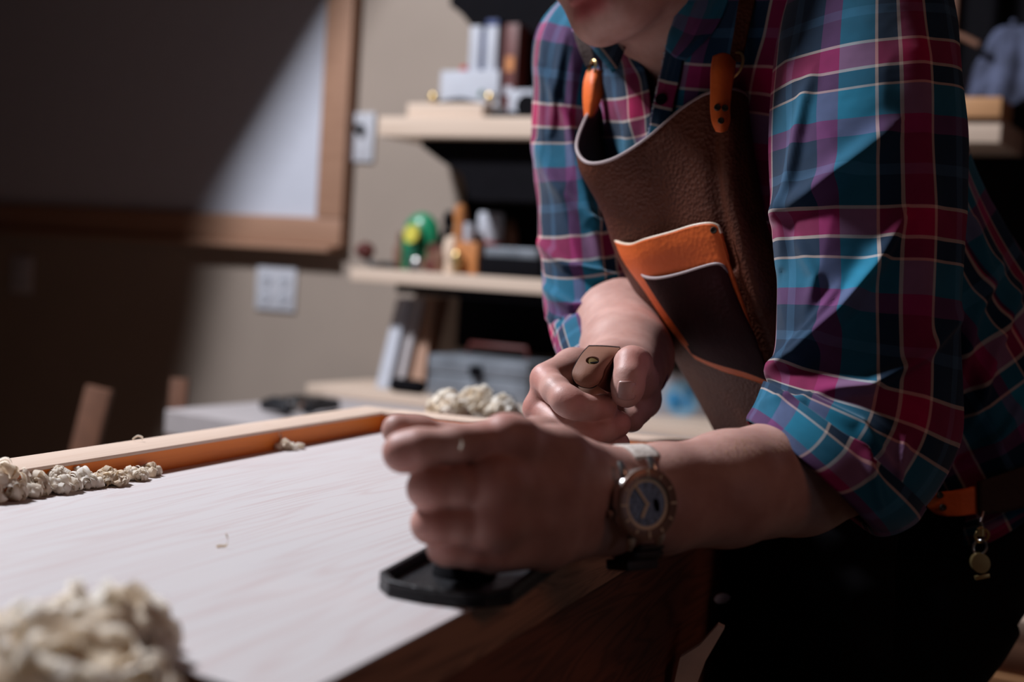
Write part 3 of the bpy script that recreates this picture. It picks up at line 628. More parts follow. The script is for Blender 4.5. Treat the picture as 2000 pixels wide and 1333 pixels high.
class Group:
    def __init__(s, prims, k_in, k_out): s.p = prims; s.k = k_in; s.ko = k_out
def eval_groups(groups, p, c=None, rad=0):
    out = np.full(len(p), 1e3)
    for g in groups:
        acc = None
        for q in g.p:
            if c is not None and np.linalg.norm(q.c - c) - q.R > rad: continue
            d = q.d(p)
            acc = d if acc is None else smin(acc, d, g.k)
        if acc is not None: out = smin(out, acc, g.ko)
    return out
def chain(pts, k=0):
    return [Prim(pts[i][0], pts[i + 1][0], pts[i][1], pts[i + 1][1]) for i in range(len(pts) - 1)]
def surface_nets(groups, h, nb=20):
    P_ = [q for g in groups for q in g.p]
    lo = np.min([q.c - q.R for q in P_], 0) - 0.03; hi = np.max([q.c + q.R for q in P_], 0) + 0.03
    B = nb * h; nbk = np.ceil((hi - lo) / B).astype(int); N = nbk * nb + 2
    half = B * math.sqrt(3) / 2
    g1 = np.arange(nb + 1)
    loc = np.stack(np.meshgrid(g1, g1, g1, indexing='ij'), -1).reshape(-1, 3)
    corner = [(0,0,0),(1,0,0),(0,1,0),(1,1,0),(0,0,1),(1,0,1),(0,1,1),(1,1,1)]
    edges = [(a, b) for a in range(8) for b in range(a + 1, 8) if bin(a ^ b).count('1') == 1]
    keys = []; verts = []; ek = {0: [], 1: [], 2: []}
    def key(i): return (i[:, 0] * N[1] + i[:, 1]) * N[2] + i[:, 2]
    for bx in range(nbk[0]):
        for by in range(nbk[1]):
            for bz in range(nbk[2]):
                o = np.array([bx, by, bz]); c = lo + (o + .5) * B
                near = [q for q in P_ if np.linalg.norm(q.c - c) - q.R < half + .03]
                if not near: continue
                d0 = eval_groups(groups, c[None], c, half + .06)[0]
                if abs(d0) > half + 0.012: continue
                val = eval_groups(groups, lo + (loc + o * nb) * h, c, half + .03).reshape(nb + 1, nb + 1, nb + 1)
                ins = val < 0
                if ins.all() or not ins.any(): continue
                cv = [val[dx:nb + dx, dy:nb + dy, dz:nb + dz] for dx, dy, dz in corner]
                st = np.stack(cv, -1); s_in = (st < 0); act = s_in.any(-1) & ~s_in.all(-1)
                idx = np.argwhere(act); sv = st[act]
                acc = np.zeros((len(idx), 3)); cnt = np.zeros(len(idx)); cc = np.array(corner, float)
                for a, b in edges:
                    va, vb = sv[:, a], sv[:, b]; m_ = (va < 0) != (vb < 0)
                    t = np.where(m_, va / np.where(m_, va - vb, 1), 0)
                    acc += m_[:, None] * (cc[a] + t[:, None] * (cc[b] - cc[a])); cnt += m_
                gi = idx + o * nb
                keys.append(key(gi)); verts.append(lo + (gi + acc / cnt[:, None]) * h)
                for ax in range(3):
                    sl0 = [slice(0, nb)] * 3; sl1 = [slice(0, nb)] * 3; sl1[ax] = slice(1, nb + 1)
                    A = val[tuple(sl0)] < 0; Bv = val[tuple(sl1)] < 0
                    e = np.argwhere(A != Bv)
                    if len(e): ek[ax].append(np.hstack([e + o * nb, A[A != Bv][:, None]]))
    keys = np.concatenate(keys); verts = np.concatenate(verts)
    od = np.argsort(keys); keys = keys[od]; verts = verts[od]
    faces = []
    for ax in range(3):
        E_ = np.concatenate(ek[ax]); i = E_[:, :3]; sg = E_[:, 3].astype(bool)
        u, v = [(1, 2), (2, 0), (0, 1)][ax]
        du = np.zeros(3, int); du[u] = 1; dv = np.zeros(3, int); dv[v] = 1
        q = np.stack([key(i - du - dv), key(i - dv), key(i), key(i - du)], 1)
        pos = np.minimum(np.searchsorted(keys, q), len(keys) - 1); ok = (keys[pos] == q).all(1)
        f = pos[ok]; f[~sg[ok]] = f[~sg[ok]][:, ::-1]; faces.append(f)
    return verts, np.concatenate(faces)

mm = 0.001
def J(px, py, d, r): return (P(px, py, d), r * mm)
# ---- near arm and hand (image right to centre); fist round the front knob of the plane
near_fore = [Group(chain([J(1198, 950, .842, 21), J(1290, 948, .865, 24), J(1420, 938, .90, 29.5), J(1560, 915, .955, 35), J(1695, 882, 1.005, 34)]), .01, .012),
             Group(chain([J(1198, 1012, .842, 20), J(1290, 1005, .862, 23), J(1420, 975, .90, 28.5), J(1560, 940, .95, 33.5), J(1690, 888, 1.00, 34)]), .01, .018),
             Group(chain([J(1698, 868, 1.01, 34), J(1695, 450, 1.05, 44), J(1670, 40, 1.12, 52)]), .02, .02)]
near_hand = [
    Group(chain([J(1175, 932, .842, 18), J(1085, 893, .800, 16), J(990, 862, .765, 13)]), .01, .010),
    Group(chain([J(1175, 965, .835, 19), J(1070, 957, .785, 15), J(962, 948, .746, 12.8)]), .01, .009),
    Group(chain([J(1175, 1000, .835, 19), J(1060, 1012, .785, 15), J(958, 1023, .746, 12)]), .01, .009),
    Group(chain([J(1178, 1030, .842, 16), J(1065, 1060, .795, 14), J(962, 1082, .755, 11)]), .01, .009),
    Group(chain([J(1100, 960, .835, 24), J(1010, 965, .80, 20)]), .01, .016),
    Group([Prim(*([P(985, 853, .757), P(1008, 858, .762)]), .0115, .0115)], .005, .010),
    Group([Prim(P(955, 946, .742), P(975, 950, .747), .0115, .0115)], .005, .010),
    Group([Prim(P(952, 1021, .742), P(972, 1022, .747), .0110, .011)], .005, .010),
]
near_fingers = [
    Group(chain([J(988, 862, .762, 12.2), J(890, 870, .742, 9.8), J(818, 877, .737, 10.4), J(788, 884, .738, 10.2), J(794, 886, .762, 9.3), J(842, 890, .785, 8.6), J(900, 888, .79, 8)]), .004, .0022),
    Group(chain([J(962, 950, .748, 12), J(900, 953, .737, 9.6), J(845, 955, .735, 10.2), J(834, 955, .738, 10.0), J(842, 956, .762, 9.4), J(885, 956, .785, 8.6), J(930, 955, .79, 8)]), .004, .0016),
    Group(chain([J(958, 1024, .748, 11.4), J(900, 1025, .739, 9.2), J(852, 1024, .738, 9.8), J(840, 1024, .741, 9.6), J(848, 1024, .764, 9.0), J(890, 1022, .785, 8.2)]), .004, .0016),
    Group(chain([J(962, 1082, .757, 10.5), J(920, 1079, .748, 8.4), J(878, 1072, .745, 8.8), J(868, 1070, .748, 8.6), J(875, 1068, .768, 8.0), J(905, 1064, .785, 7.4)]), .004, .0016),
]
near_thumb = [Group(chain([J(1140, 915, .862, 18), J(1050, 868, .838, 15.5), J(960, 866, .82, 12.5), J(870, 866, .81, 10.8), J(815, 850, .80, 10.2), J(777, 840, .795, 9.2)]), .006, .006)]
# ---- far arm and hand; fist round the tote
far_fore = [Group(chain([J(1208, 728, 1.165, 27), J(1212, 690, 1.22, 33), J(1208, 640, 1.30, 40), J(1195, 600, 1.36, 42)]), .012, .02),
            Group(chain([J(1236, 735, 1.165, 24), J(1240, 700, 1.22, 30), J(1225, 650, 1.30, 38)]), .012, .02),
            Group(chain([J(1195, 600, 1.36, 44), J(1150, 330, 1.39, 46), J(1160, 110, 1.42, 52)]), .02, .02)]
far_hand = [
    Group(chain([J(1190, 722, 1.155, 21), J(1120, 722, 1.11, 15.5), J(1066, 740, 1.078, 12.2)]), .008, .012),
    Group(chain([J(1195, 740, 1.155, 22), J(1115, 765, 1.11, 16), J(1052, 797, 1.082, 12.4)]), .008, .012),
    Group(chain([J(1210, 765, 1.155, 21), J(1130, 805, 1.115, 15.5), J(1072, 848, 1.092, 12)]), .008, .012),
    Group(chain([J(1225, 780, 1.155, 20), J(1150, 840, 1.12, 14), J(1100, 884, 1.10, 11)]), .008, .012),
    Group(chain([J(1240, 745, 1.14, 19), J(1243, 790, 1.115, 13), J(1232, 818, 1.10, 11)]), .01, .012),
    Group(chain([J(1150, 800, 1.125, 20), J(1190, 800, 1.12, 18)]), .01, .014),
]
far_fingers = [
    Group(chain([J(1066, 741, 1.078, 12.0), J(1086, 763, 1.055, 10.4), J(1104, 781, 1.042, 10.6), J(1116, 789, 1.040, 10.2), J(1150, 798, 1.044, 9.2), J(1177, 797, 1.052, 9.2), J(1184, 797, 1.062, 8.5)]), .005, .0013),
    Group(chain([J(1052, 799, 1.083, 12.2), J(1092, 828, 1.060, 10.4), J(1130, 847, 1.047, 10.4), J(1146, 849, 1.046, 10.2), J(1180, 840, 1.053, 9.4), J(1205, 829, 1.062, 9.2), J(1211, 826, 1.074, 8.6)]), .005, .0013),
    Group(chain([J(1073, 850, 1.092, 11.6), J(1110, 873, 1.070, 9.8), J(1142, 888, 1.058, 9.8), J(1158, 888, 1.057, 9.6), J(1185, 876, 1.063, 8.8), J(1205, 868, 1.072, 8.6), J(1209, 866, 1.084, 8)]), .005, .0013),
    Group(chain([J(1100, 886, 1.10, 10.6), J(1130, 906, 1.082, 8.8), J(1158, 916, 1.074, 8.8), J(1180, 910, 1.076, 8), J(1198, 901, 1.085, 7.8)]), .005, .0013),
]
far_thumb = [Group(chain([J(1252, 780, 1.145, 17), J(1248, 740, 1.10, 14.5), J(1240, 712, 1.067, 12.6), J(1234, 711, 1.055, 12.6), J(1229, 735, 1.045, 11.0), J(1226, 757, 1.044, 11.6), J(1224, 770, 1.045, 10.2)]), .005, .0035)]
# ---- head and neck
def frame_from(f, u):
    f = np.asarray(f, float); f /= np.linalg.norm(f); u = np.asarray(u, float); u = u - f * (u @ f); u /= np.linalg.norm(u)
    return np.cross(f, u), f, u
def camdir(x, y, z): return x * _R + y * _U - z * _F
HF = camdir(-.60, -.42, .68); HU = camdir(-.42, .86, .16)
HR, HF, HU = frame_from(HF, HU)
HO = P(1148, 1, 1.165)
def H(x, y, z): return HO + HR * x + HF * y + HU * z
HAX = [HR, HF, HU]
head = [
    Group([Ell(H(0, -.092, .088), HAX, (.076, .098, .092)), Ell(H(0, -.058, .040), HAX, (.062, .060, .080))], .03, .02),
    Group([Prim(H(-.014, -.020, -.017), H(.014, -.020, -.017), .0170, .0170)], .02, .022),
    Group([Prim(H(-.017, -.027, -.019), H(-.056, -.092, -.002), .0165, .015), Prim(H(.017, -.027, -.019), H(.056, -.092, -.002), .0165, .015),
           Prim(H(-.056, -.092, -.004), H(-.064, -.100, .055), .016, .014), Prim(H(.056, -.092, -.004), H(.064, -.100, .055), .016, .014)], .02, .022),
    Group([Ell(H(0, -.058, .0), HAX, (.046, .048, .030))], .02, .02),
    Group([Prim(H(-.017, -.006, -.008), H(.017, -.006, -.008), .0068, .0068)], .004, .004),
    Group([Prim(H(-.015, -.005, .0055), H(.015, -.005, .0055), .0058, .0058)], .004, .0018),
    Group([Prim(H(0, .000, .075), H(0, .016, .036), .009, .011), Prim(H(-.010, .004, .034), H(.010, .004, .034), .009, .009)], .008, .012),
    Group([Prim(H(-.045, -.014, .088), H(.045, -.014, .088), .012, .012)], .01, .015),
    Group([Ell(H(-.076, -.088, .055), HAX, (.009, .018, .032)), Ell(H(.076, -.088, .055), HAX, (.009, .018, .032))], .01, .006),
    Group(chain([(H(0, -.105, .01), .060), (H(0, -.115, -.045), .056), (P(1345, 95, 1.30), .060), (P(1430, 190, 1.34), .070)]), .02, .022),
    Group([Prim(P(1420, 110, 1.30), P(1650, 60, 1.14), .04, .05), Prim(P(1390, 120, 1.34), P(1180, 110, 1.42), .04, .05),
           Prim(P(1470, 240, 1.34), P(1640, 700, 1.35), .08, .09)], .03, .03),
]
KNUCK = [(P(975, 845, .752), .014), (P(948, 944, .735), .013), (P(945, 1020, .737), .012), (P(945, 1082, .745), .011),
         (P(790, 893, .728), .012), (P(838, 955, .726), .012), (P(842, 1024, .73), .011), (P(870, 1070, .74), .010),
         (P(1046, 730, 1.068), .013), (P(1030, 797, 1.072), .013), (P(1112, 788, 1.030), .012), (P(1145, 852, 1.036), .012), (P(1150, 888, 1.047), .012), (P(1238, 700, 1.045), .012),
         (P(1185, 797, 1.045), .010), (P(1216, 828, 1.055), .010)]
body_groups = near_fore + near_hand + far_fore + far_hand + head + near_thumb + far_thumb + near_fingers + far_fingers
import time as _t
_t0 = _t.time()
bv, bf = surface_nets(body_groups, 0.0016)
print('body', len(bv), len(bf), _t.time() - _t0)
# smooth a little
def lap_smooth(v, f, it=2, lam=0.5):
    e = np.vstack([f[:, [0, 1]], f[:, [1, 2]], f[:, [2, 3]], f[:, [3, 0]]])
    e = np.vstack([e, e[:, ::-1]]); n = len(v)
    deg = np.bincount(e[:, 0], minlength=n)
    for k in range(it):
        s = np.stack([np.bincount(e[:, 0], weights=v[e[:, 1], c], minlength=n) for c in range(3)], 1)
        v = v + lam * (s / np.maximum(deg, 1)[:, None] - v)
    return v
bv = lap_smooth(bv, bf, 1, 0.5)
pl = P(1350, 900, 1.1); PERSON_LOC = np.array([P(1650, 900, 1.3)[0], P(1650, 900, 1.3)[1], 0.0])
person = thing('person', 'person in plaid flannel shirt and brown leather apron leaning over the board', 'person', PERSON_LOC)
# creases across the knuckles and finger joints, veins
body = mesh_obj('body', bv, bf, MAT['skin'], person)
tone = np.tile(np.array([0.56, 0.325, 0.275]), (len(bv), 1))
for c, r in KNUCK:
    w = np.exp(-((bv - c) ** 2).sum(1) / (2 * (r * .7) ** 2))[:, None]
    tone = tone * (1 - .55 * w) + np.array([0.58, 0.22, 0.18]) * .55 * w
lq = (bv - HO) @ np.array(HAX).T
lp = np.exp(-((lq[:, 0] / .022) ** 4 + ((lq[:, 2] + .002) / .0125) ** 4 + ((lq[:, 1] - .0) / .02) ** 4))[:, None]
tone = tone * (1 - lp) + np.array([0.42, 0.10, 0.10]) * lp
ca = body.data.color_attributes.new('tone', 'FLOAT_COLOR', 'POINT')
ca.data.foreach_set('color', np.hstack([tone, np.ones((len(bv), 1))]).ravel())
me = body.data

# fingernail of the far thumb
def nail(c, up, nrm, w, l, name='fingernail'):
    nrm = nrm / np.linalg.norm(nrm); up = up - nrm * (up @ nrm); up /= np.linalg.norm(up); sd = np.cross(up, nrm)
    g = np.zeros((11, 11, 3))
    for j in range(11):
        for i in range(11):
            x = (i / 10 - .5) * 2; y = (j / 10 - .5) * 2
            xx = x * math.sqrt(1 - y * y / 2); yy = y * math.sqrt(1 - x * x / 2)
            xx = .5 * (x + xx); yy = .5 * (y + yy)
            g[j, i] = c + sd * xx * w / 2 + up * yy * l / 2 - nrm * (0.0024 * xx * xx + 0.0009 * yy * yy)
    return grid_obj(name, g, MAT['nail'], person, thick=.0006)
tn = camdir(-.08, -.19, 1)
nail(P(1224, 764, 1.0316), camdir(0.05, 1, .19), tn, .0140, .0145)
# head extras
m = MB()
o = None
for s in (-1, 1):
    m = MB(); m.lathe(H(s * .031, -.018, .073), HF, [(0, -.011), (.008, -.009), (.0118, 0), (.009, .008), (.004, .0112), (0, .0117)], 24); m.build('eye', MAT['paper'], person)
    m = MB(); m.tube([H(s * .018, -.001, .094), H(s * .033, .000, .098), H(s * .050, -.012, .094)], [.003, .0035, .002], 8); m.build('eyebrow', MAT['hair'], person)
hg = surface_nets([Group([Ell(H(0.012, -.105, .120), HAX, (.122, .132, .122))], .02, .02)], .005)  # hair volume above the frame, enlarged to shade the near sleeve
hv, hf = hg
lq = (hv - HO) @ np.array(HAX).T
keep = (lq[:, 2] > .105) | ((lq[:, 1] < -.085) & (lq[:, 2] > .05))
fk = keep[hf].all(1)
rr = np.random.RandomState(3)
hv = hv + (rr.rand(len(hv), 3) - .5) * .004 + .004 * np.sin(hv * 160)[:, [1, 2, 0]]
hair = mesh_obj('hair', hv, hf[fk], MAT['hair'], person)
# fine hairs on the near forearm
# ------------------------------------------------------------------ clothing
def V3(p, a):
    """centre p=(px,py,d) and offset a=(dpx,dpy,dd) -> world offset vector"""
    return P(p[0] + a[0], p[1] + a[1], p[2] + a[2]) - P(*p)
def loft(secs, nu, nv, power=2.0, t0=0.0):
    """secs: list of (centre, A, B) world vectors; returns grid (nv,nu,3), param s (0..1) and theta"""
    K = np.array([np.concatenate([c, a, b]) for c, a, b in secs])
    S = catmull(K, nv)
    th = t0 + np.linspace(0, 2 * math.pi, nu)
    ct, st = np.cos(th), np.sin(th)
    ct = np.sign(ct) * np.abs(ct) ** (2 / power); st = np.sign(st) * np.abs(st) ** (2 / power)
    g = S[:, None, 0:3] + ct[None, :, None] * S[:, None, 3:6] + st[None, :, None] * S[:, None, 6:9]
    return g, S
def normals(g):
    du = np.gradient(g, axis=1); dv = np.gradient(g, axis=0); n = np.cross(du, dv)
    n /= (np.linalg.norm(n, axis=2, keepdims=True) + 1e-12); return n
def proj_grid(g):
    q = g - CAM; d = q @ _F
    return 1000 + FPX * (q @ _R) / d, 666.5 - FPX * (q @ _U) / d
def seg_dist(X, Y, pts):
    """signed distance (px) to a polyline and parameter along it"""
    best = np.full(X.shape, 1e9); sg = np.zeros(X.shape); tt = np.zeros(X.shape); n = len(pts) - 1
    for i in range(n):
        ax, ay = pts[i]; bx, by = pts[i + 1]; vx, vy = bx - ax, by - ay; L2 = vx * vx + vy * vy
        t = np.clip(((X - ax) * vx + (Y - ay) * vy) / L2, 0, 1)
        dx, dy = X - ax - t * vx, Y - ay - t * vy; d = np.hypot(dx, dy); s = np.sign(vx * dy - vy * dx)
        m_ = d < best; best = np.where(m_, d, best); sg = np.where(m_, s, sg); tt = np.where(m_, (i + t) / n, tt)
    return best, sg, tt
def ridges(g, n, facing, R):
    """raise soft cloth ridges; R: (polyline px, width px, height m)"""
    X, Y = proj_grid(g); out = np.zeros(X.shape)
    for pts, w, h in R:
        d, s, t = seg_dist(X, Y, pts)
        wt = np.where(s > 0, w, w * .55)
        out += h * np.exp(-(d / wt) ** 2) * (np.sin(np.pi * np.clip(t * .9 + .05, 0, 1)) ** .5)
    return out * facing
def swirl(U, Vv, seed, sc, k=3):
    r = random.Random(seed); o = np.zeros(U.shape)
    wx = U * sc; wy = Vv * sc
    for i in range(k):
        a = r.uniform(0, 6.28); f = r.uniform(.7, 1.5); p = r.uniform(0, 6.28)
        wx2 = wx + .35 * np.sin(wy * f * 1.7 + p); o += np.sin((wx2 * math.cos(a) + wy * math.sin(a)) * f * 2 + p * 2)
    return o / k
def sleeve(name, secs, circ, nu, nv, R, seed, amp, uvo=(0, 0), rolls=None, t0=0.0):
    g, S = loft(secs, nu, nv, 2.0, t0)
    th = np.linspace(0, 1, nu)
    ln = np.concatenate([[0], np.cumsum(np.linalg.norm(np.diff(S[:, :3], axis=0), axis=1))])
    U = np.tile(th * circ, (nv, 1)); Vv = np.tile(ln[:, None], (1, nu))
    n = normals(g)
    ctr = g - S[:, None, :3]
    sgn = np.sign((n * ctr).sum(2).mean()); n = n * sgn
    facing = np.clip(-(n @ _F) * 2.5 + .6, 0, 1)
    fade = np.minimum(1, np.minimum(Vv, Vv.max() - Vv) / .03)
    a1 = swirl(U, Vv, seed, 26); a2 = 1 - np.abs(swirl(U + .4 * Vv, Vv * .35, seed + 5, 34)) * 2
    dsp = (amp * .6 * a1 + amp * .7 * a2) * fade
    if R: dsp = dsp + ridges(g, n, facing, R)
    # periodic at the seam
    wseam = np.clip(np.minimum(th, 1 - th) / .06, 0, 1)[None, :]
    dsp = dsp * wseam
    g = g + n * dsp[..., None]
    if rolls is not None: g = rolls(g, n, U / circ, Vv / Vv.max())
    g[:, -1] = g[:, 0]
    UV = np.stack([U + uvo[0], Vv + uvo[1]], 2).reshape(-1, 2)
    o = mesh_obj(name, g.reshape(-1, 3), gridfaces(nv, nu), MAT['plaid'], person, True, UV)
    m = o.modifiers.new('thickness', 'SOLIDIFY'); m.thickness = .0012; m.offset = -sgn
    return o, g
def sec(c, a, b): return (P(*c), V3(c, a), V3(c, b))
def secLR(L, R_, d, hd, dd=0.0):
    """section from its left and right silhouette points; hd = half depth (m), dd = depth difference right-left"""
    A = P(L[0], L[1], d - dd / 2); B = P(R_[0], R_[1], d + dd / 2); c = (A + B) / 2; a = (B - A) / 2
    ah = a / np.linalg.norm(a); b = -_F + ah * (_F @ ah); b = b / np.linalg.norm(b) * hd
    return (c, a, b)

# near sleeve (his left arm)
NS = [secLR((1672, -128), (1716, -130), 1.12, .012), secLR((1618, -116), (1778, -114), 1.115, .046), secLR((1566, -66), (1826, -62), 1.105, .064), secLR((1530, 60), (1850, 30), 1.09, .072), secLR((1508, 240), (1873, 220), 1.06, .074),
      secLR((1512, 400), (1878, 400), 1.04, .070), secLR((1520, 560), (1870, 590), 1.025, .066), secLR((1520, 680), (1874, 750), 1.012, .064),
      secLR((1508, 742), (1868, 855), 1.00, .062), secLR((1500, 762), (1830, 945), .985, .060), secLR((1484, 790), (1780, 1005), .972, .056), secLR((1468, 812), (1722, 1030), .958, .052)]
NR = [([(1745, 255), (1660, 330), (1590, 385), (1515, 425)], 26, .010), ([(1760, 430), (1715, 520), (1650, 610), (1570, 700), (1500, 742)], 22, .014),
      ([(1590, 150), (1560, 260), (1535, 400), (1530, 520)], 16, .006), ([(1640, 560), (1590, 640), (1540, 700)], 12, .004),
      ([(1790, 20), (1800, 200), (1815, 400), (1800, 640)], 40, .004), ([(1870, 620), (1800, 700), (1700, 760), (1600, 770)], 18, .007),
      ([(1500, 800), (1580, 780), (1680, 830), (1750, 930)], 14, .004), ([(1700, 1010), (1745, 940), (1760, 860)], 12, .005), ([(1560, 470), (1600, 540), (1580, 620)], 16, .004)]
sleeve('shirt_sleeve', NS, .40, 220, 330, NR, 11, .0028, uvo=(-.1715, .012), t0=-math.pi * .5)
# rolled cuff of the near sleeve: an outer band and an inner one peeking out
NC = [secLR((1494, 745), (1800, 995), .978, .068), secLR((1486, 765), (1778, 1022), .972, .070), secLR((1474, 792), (1738, 1042), .962, .066), secLR((1462, 812), (1706, 1046), .952, .060), secLR((1460, 822), (1694, 1030), .950, .052)]
sleeve('shirt_cuff', NC, .40, 200, 60, [([(1480, 790), (1570, 760), (1660, 830), (1730, 960)], 10, .003), ([(1620, 800), (1690, 880), (1720, 990)], 9, .003)], 23, .0018, uvo=(-.190, .030), t0=-math.pi * .5)
# far sleeve
FS = [sec((1215, 20, 1.42), (70, 75, 0), (20, -20, -.07)), sec((1165, 95, 1.42), (110, 40, .01), (10, -6, -.078)), sec((1146, 200, 1.41), (104, 12, .01), (0, 0, -.078)),
      sec((1146, 320, 1.40), (100, -2, 0), (0, 0, -.072)), sec((1152, 430, 1.385), (98, -8, 0), (0, 5, -.068)), sec((1162, 520, 1.365), (104, -12, 0), (0, 26, -.066)),
      sec((1178, 596, 1.33), (112, -10, 0), (-4, 58, -.056)), sec((1192, 650, 1.275), (110, 0, 0), (-5, 70, -.044)), sec((1200, 700, 1.225), (103, 4, 0), (-5, 66, -.034))]
FR = [([(1060, 130), (1120, 250), (1150, 400), (1175, 520)], 14, .006), ([(1050, 280), (1090, 360), (1150, 430), (1220, 450)], 15, .006), ([(1055, 470), (1110, 520), (1200, 540)], 12, .007),
      ([(1062, 560), (1120, 600), (1230, 600)], 14, .008), ([(1075, 620), (1140, 640), (1250, 635)], 10, .005), ([(1110, 60), (1090, 160), (1075, 260)], 12, .004), ([(1180, 150), (1165, 300), (1185, 420)], 12, .005)]
sleeve('shirt_sleeve', FS, .42, 200, 260, FR, 31, .0030, uvo=(-.16, .02), t0=-math.pi * .5)
FC = [sec((1194, 668, 1.255), (110, 2, 0), (-5, 78, -.036)), sec((1198, 690, 1.232), (108, 4, 0), (-5, 76, -.034)), sec((1203, 715, 1.205), (104, 6, 0), (-5, 68, -.030)), sec((1206, 730, 1.190), (98, 6, 0), (-5, 64, -.026))]
sleeve('shirt_cuff', FC, .42, 160, 40, [], 37, .0020, uvo=(-.18, .07), t0=-math.pi * .5)

# torso of the shirt
SN = P(1680, -10, 1.12); SF = P(1145, 75, 1.42)
Wd = SN - SF; Wd /= np.linalg.norm(Wd)
NB = P(1345, 40, 1.30); PB = P(1860, 1010, 1.40)
def torso_frame(t):
    c = NB + (PB - NB) * t
    return c
ax = PB - NB; axn = ax / np.linalg.norm(ax)
Wt = Wd - axn * (Wd @ axn); Wt /= np.linalg.norm(Wt)
Nt = np.cross(Wt, axn); Nt /= np.linalg.norm(Nt)
if Nt[0] > 0: Nt = -Nt                                   # chest direction: to the left and toward the camera
def ts(t, hw, hd, fwd=0.0, side=0.0):
    wd = (Wd * max(0, 1 - t * 3) + Wt * min(1, t * 3)); wd /= np.linalg.norm(wd)
    return (torso_frame(t) + Nt * fwd + Wt * side, wd * hw, Nt * hd)
TS = [ts(-.04, .070, .062, .0), ts(.03, .105, .075, -.005), ts(.09, .165, .090, -.008), ts(.17, .195, .108, -.006), ts(.32, .190, .122, .0), ts(.50, .178, .122, -.004), ts(.68, .178, .125, -.012), ts(.82, .184, .134, -.014), ts(.88, .188, .138, -.014), ts(.91, .190, .140, -.014)]
TR = [([(1950, 520), (1900, 620), (1870, 760)], 18, .008), ([(1990, 560), (1940, 700), (1900, 820)], 16, .008), ([(1460, 180), (1455, 300), (1490, 430), (1520, 560)], 14, .006),
      ([(1500, 120), (1500, 300), (1512, 450)], 11, .007), ([(1900, 430), (1935, 560)], 14, .006), ([(1880, 900), (1950, 850), (2000, 780)], 16, .007), ([(1225, 140), (1235, 220), (1262, 290)], 12, .003)]
g_t, S_t = loft(TS, 300, 360, 2.25)
nv_, nu_ = g_t.shape[:2]
th = np.linspace(0, 2 * math.pi, nu_); lt = np.linspace(0, np.linalg.norm(ax) * 1.1, nv_)
U = np.tile(th * .17, (nv_, 1)); Vv = np.tile(lt[:, None], (1, nu_))
n = normals(g_t); sg = np.sign((n * (g_t - S_t[:, None, :3])).sum(2).mean()); n *= sg
facing = np.clip(-(n @ _F) * 2.5 + .6, 0, 1)
d1 = .0035 * swirl(U, Vv, 3, 22) + .0045 * (1 - 2 * np.abs(swirl(U * 1.2, Vv * .5, 9, 26)))
wseam = np.clip(np.minimum(th, 2 * math.pi - th) / .4, 0, 1)[None, :]
# loose hem: bells out
bell = np.clip((Vv / Vv.max() - .8) / .2, 0, 1) ** 2 * (.012 + .008 * np.sin(U * 60))
g_t = g_t + n * ((d1 * wseam + ridges(g_t, n, facing, TR) + bell * wseam))[..., None]
g_t[:, -1] = g_t[:, 0]
# open V at the neck: drop the faces inside the neckline on the chest side
X, Y = proj_grid(g_t)
fc = gridfaces(nv_, nu_)
isfront = (n @ Nt) > .1
Vx = [(1228, 40), (1232, 90), (1283, 168), (1302, 95), (1330, -30), (1250, -60)]
def inpoly(x, y, poly):
    c = np.zeros(x.shape, bool); j = len(poly) - 1
    for i in range(len(poly)):
        xi, yi = poly[i]; xj, yj = poly[j]
        c ^= ((yi > y) != (yj > y)) & (x < (xj - xi) * (y - yi) / (yj - yi + 1e-9) + xi); j = i
    return c
hole = (inpoly(X, Y, Vx) & isfront).ravel()
fc = [q for q in fc if not all(hole[i] for i in q)]
UV = np.stack([U * 1.0 + .02, Vv], 2).reshape(-1, 2)
o = mesh_obj('shirt_front_and_back', g_t.reshape(-1, 3), fc, MAT['plaid'], person, True, UV)
md = o.modifiers.new('thickness', 'SOLIDIFY'); md.thickness = .0012; md.offset = -sg
# yoke bridging neck to the shoulders (near and far)
def patch(name, ctrl, nu, nv, mt, thick=.0015, uvo=(0, 0), off=0.0, amp=0.0, seed=1):
    g = surf([[P(*p) for p in row] for row in ctrl], nu, nv)
    if amp:
        n_ = normals(g); uu, vv = np.meshgrid(np.linspace(0, .3, nu), np.linspace(0, .3, nv))
        g = g + n_ * (amp * swirl(uu, vv, seed, 30))[..., None]
    return grid_obj(name, g, MAT[mt], person, thick=thick, uvoff=uvo, off=off)
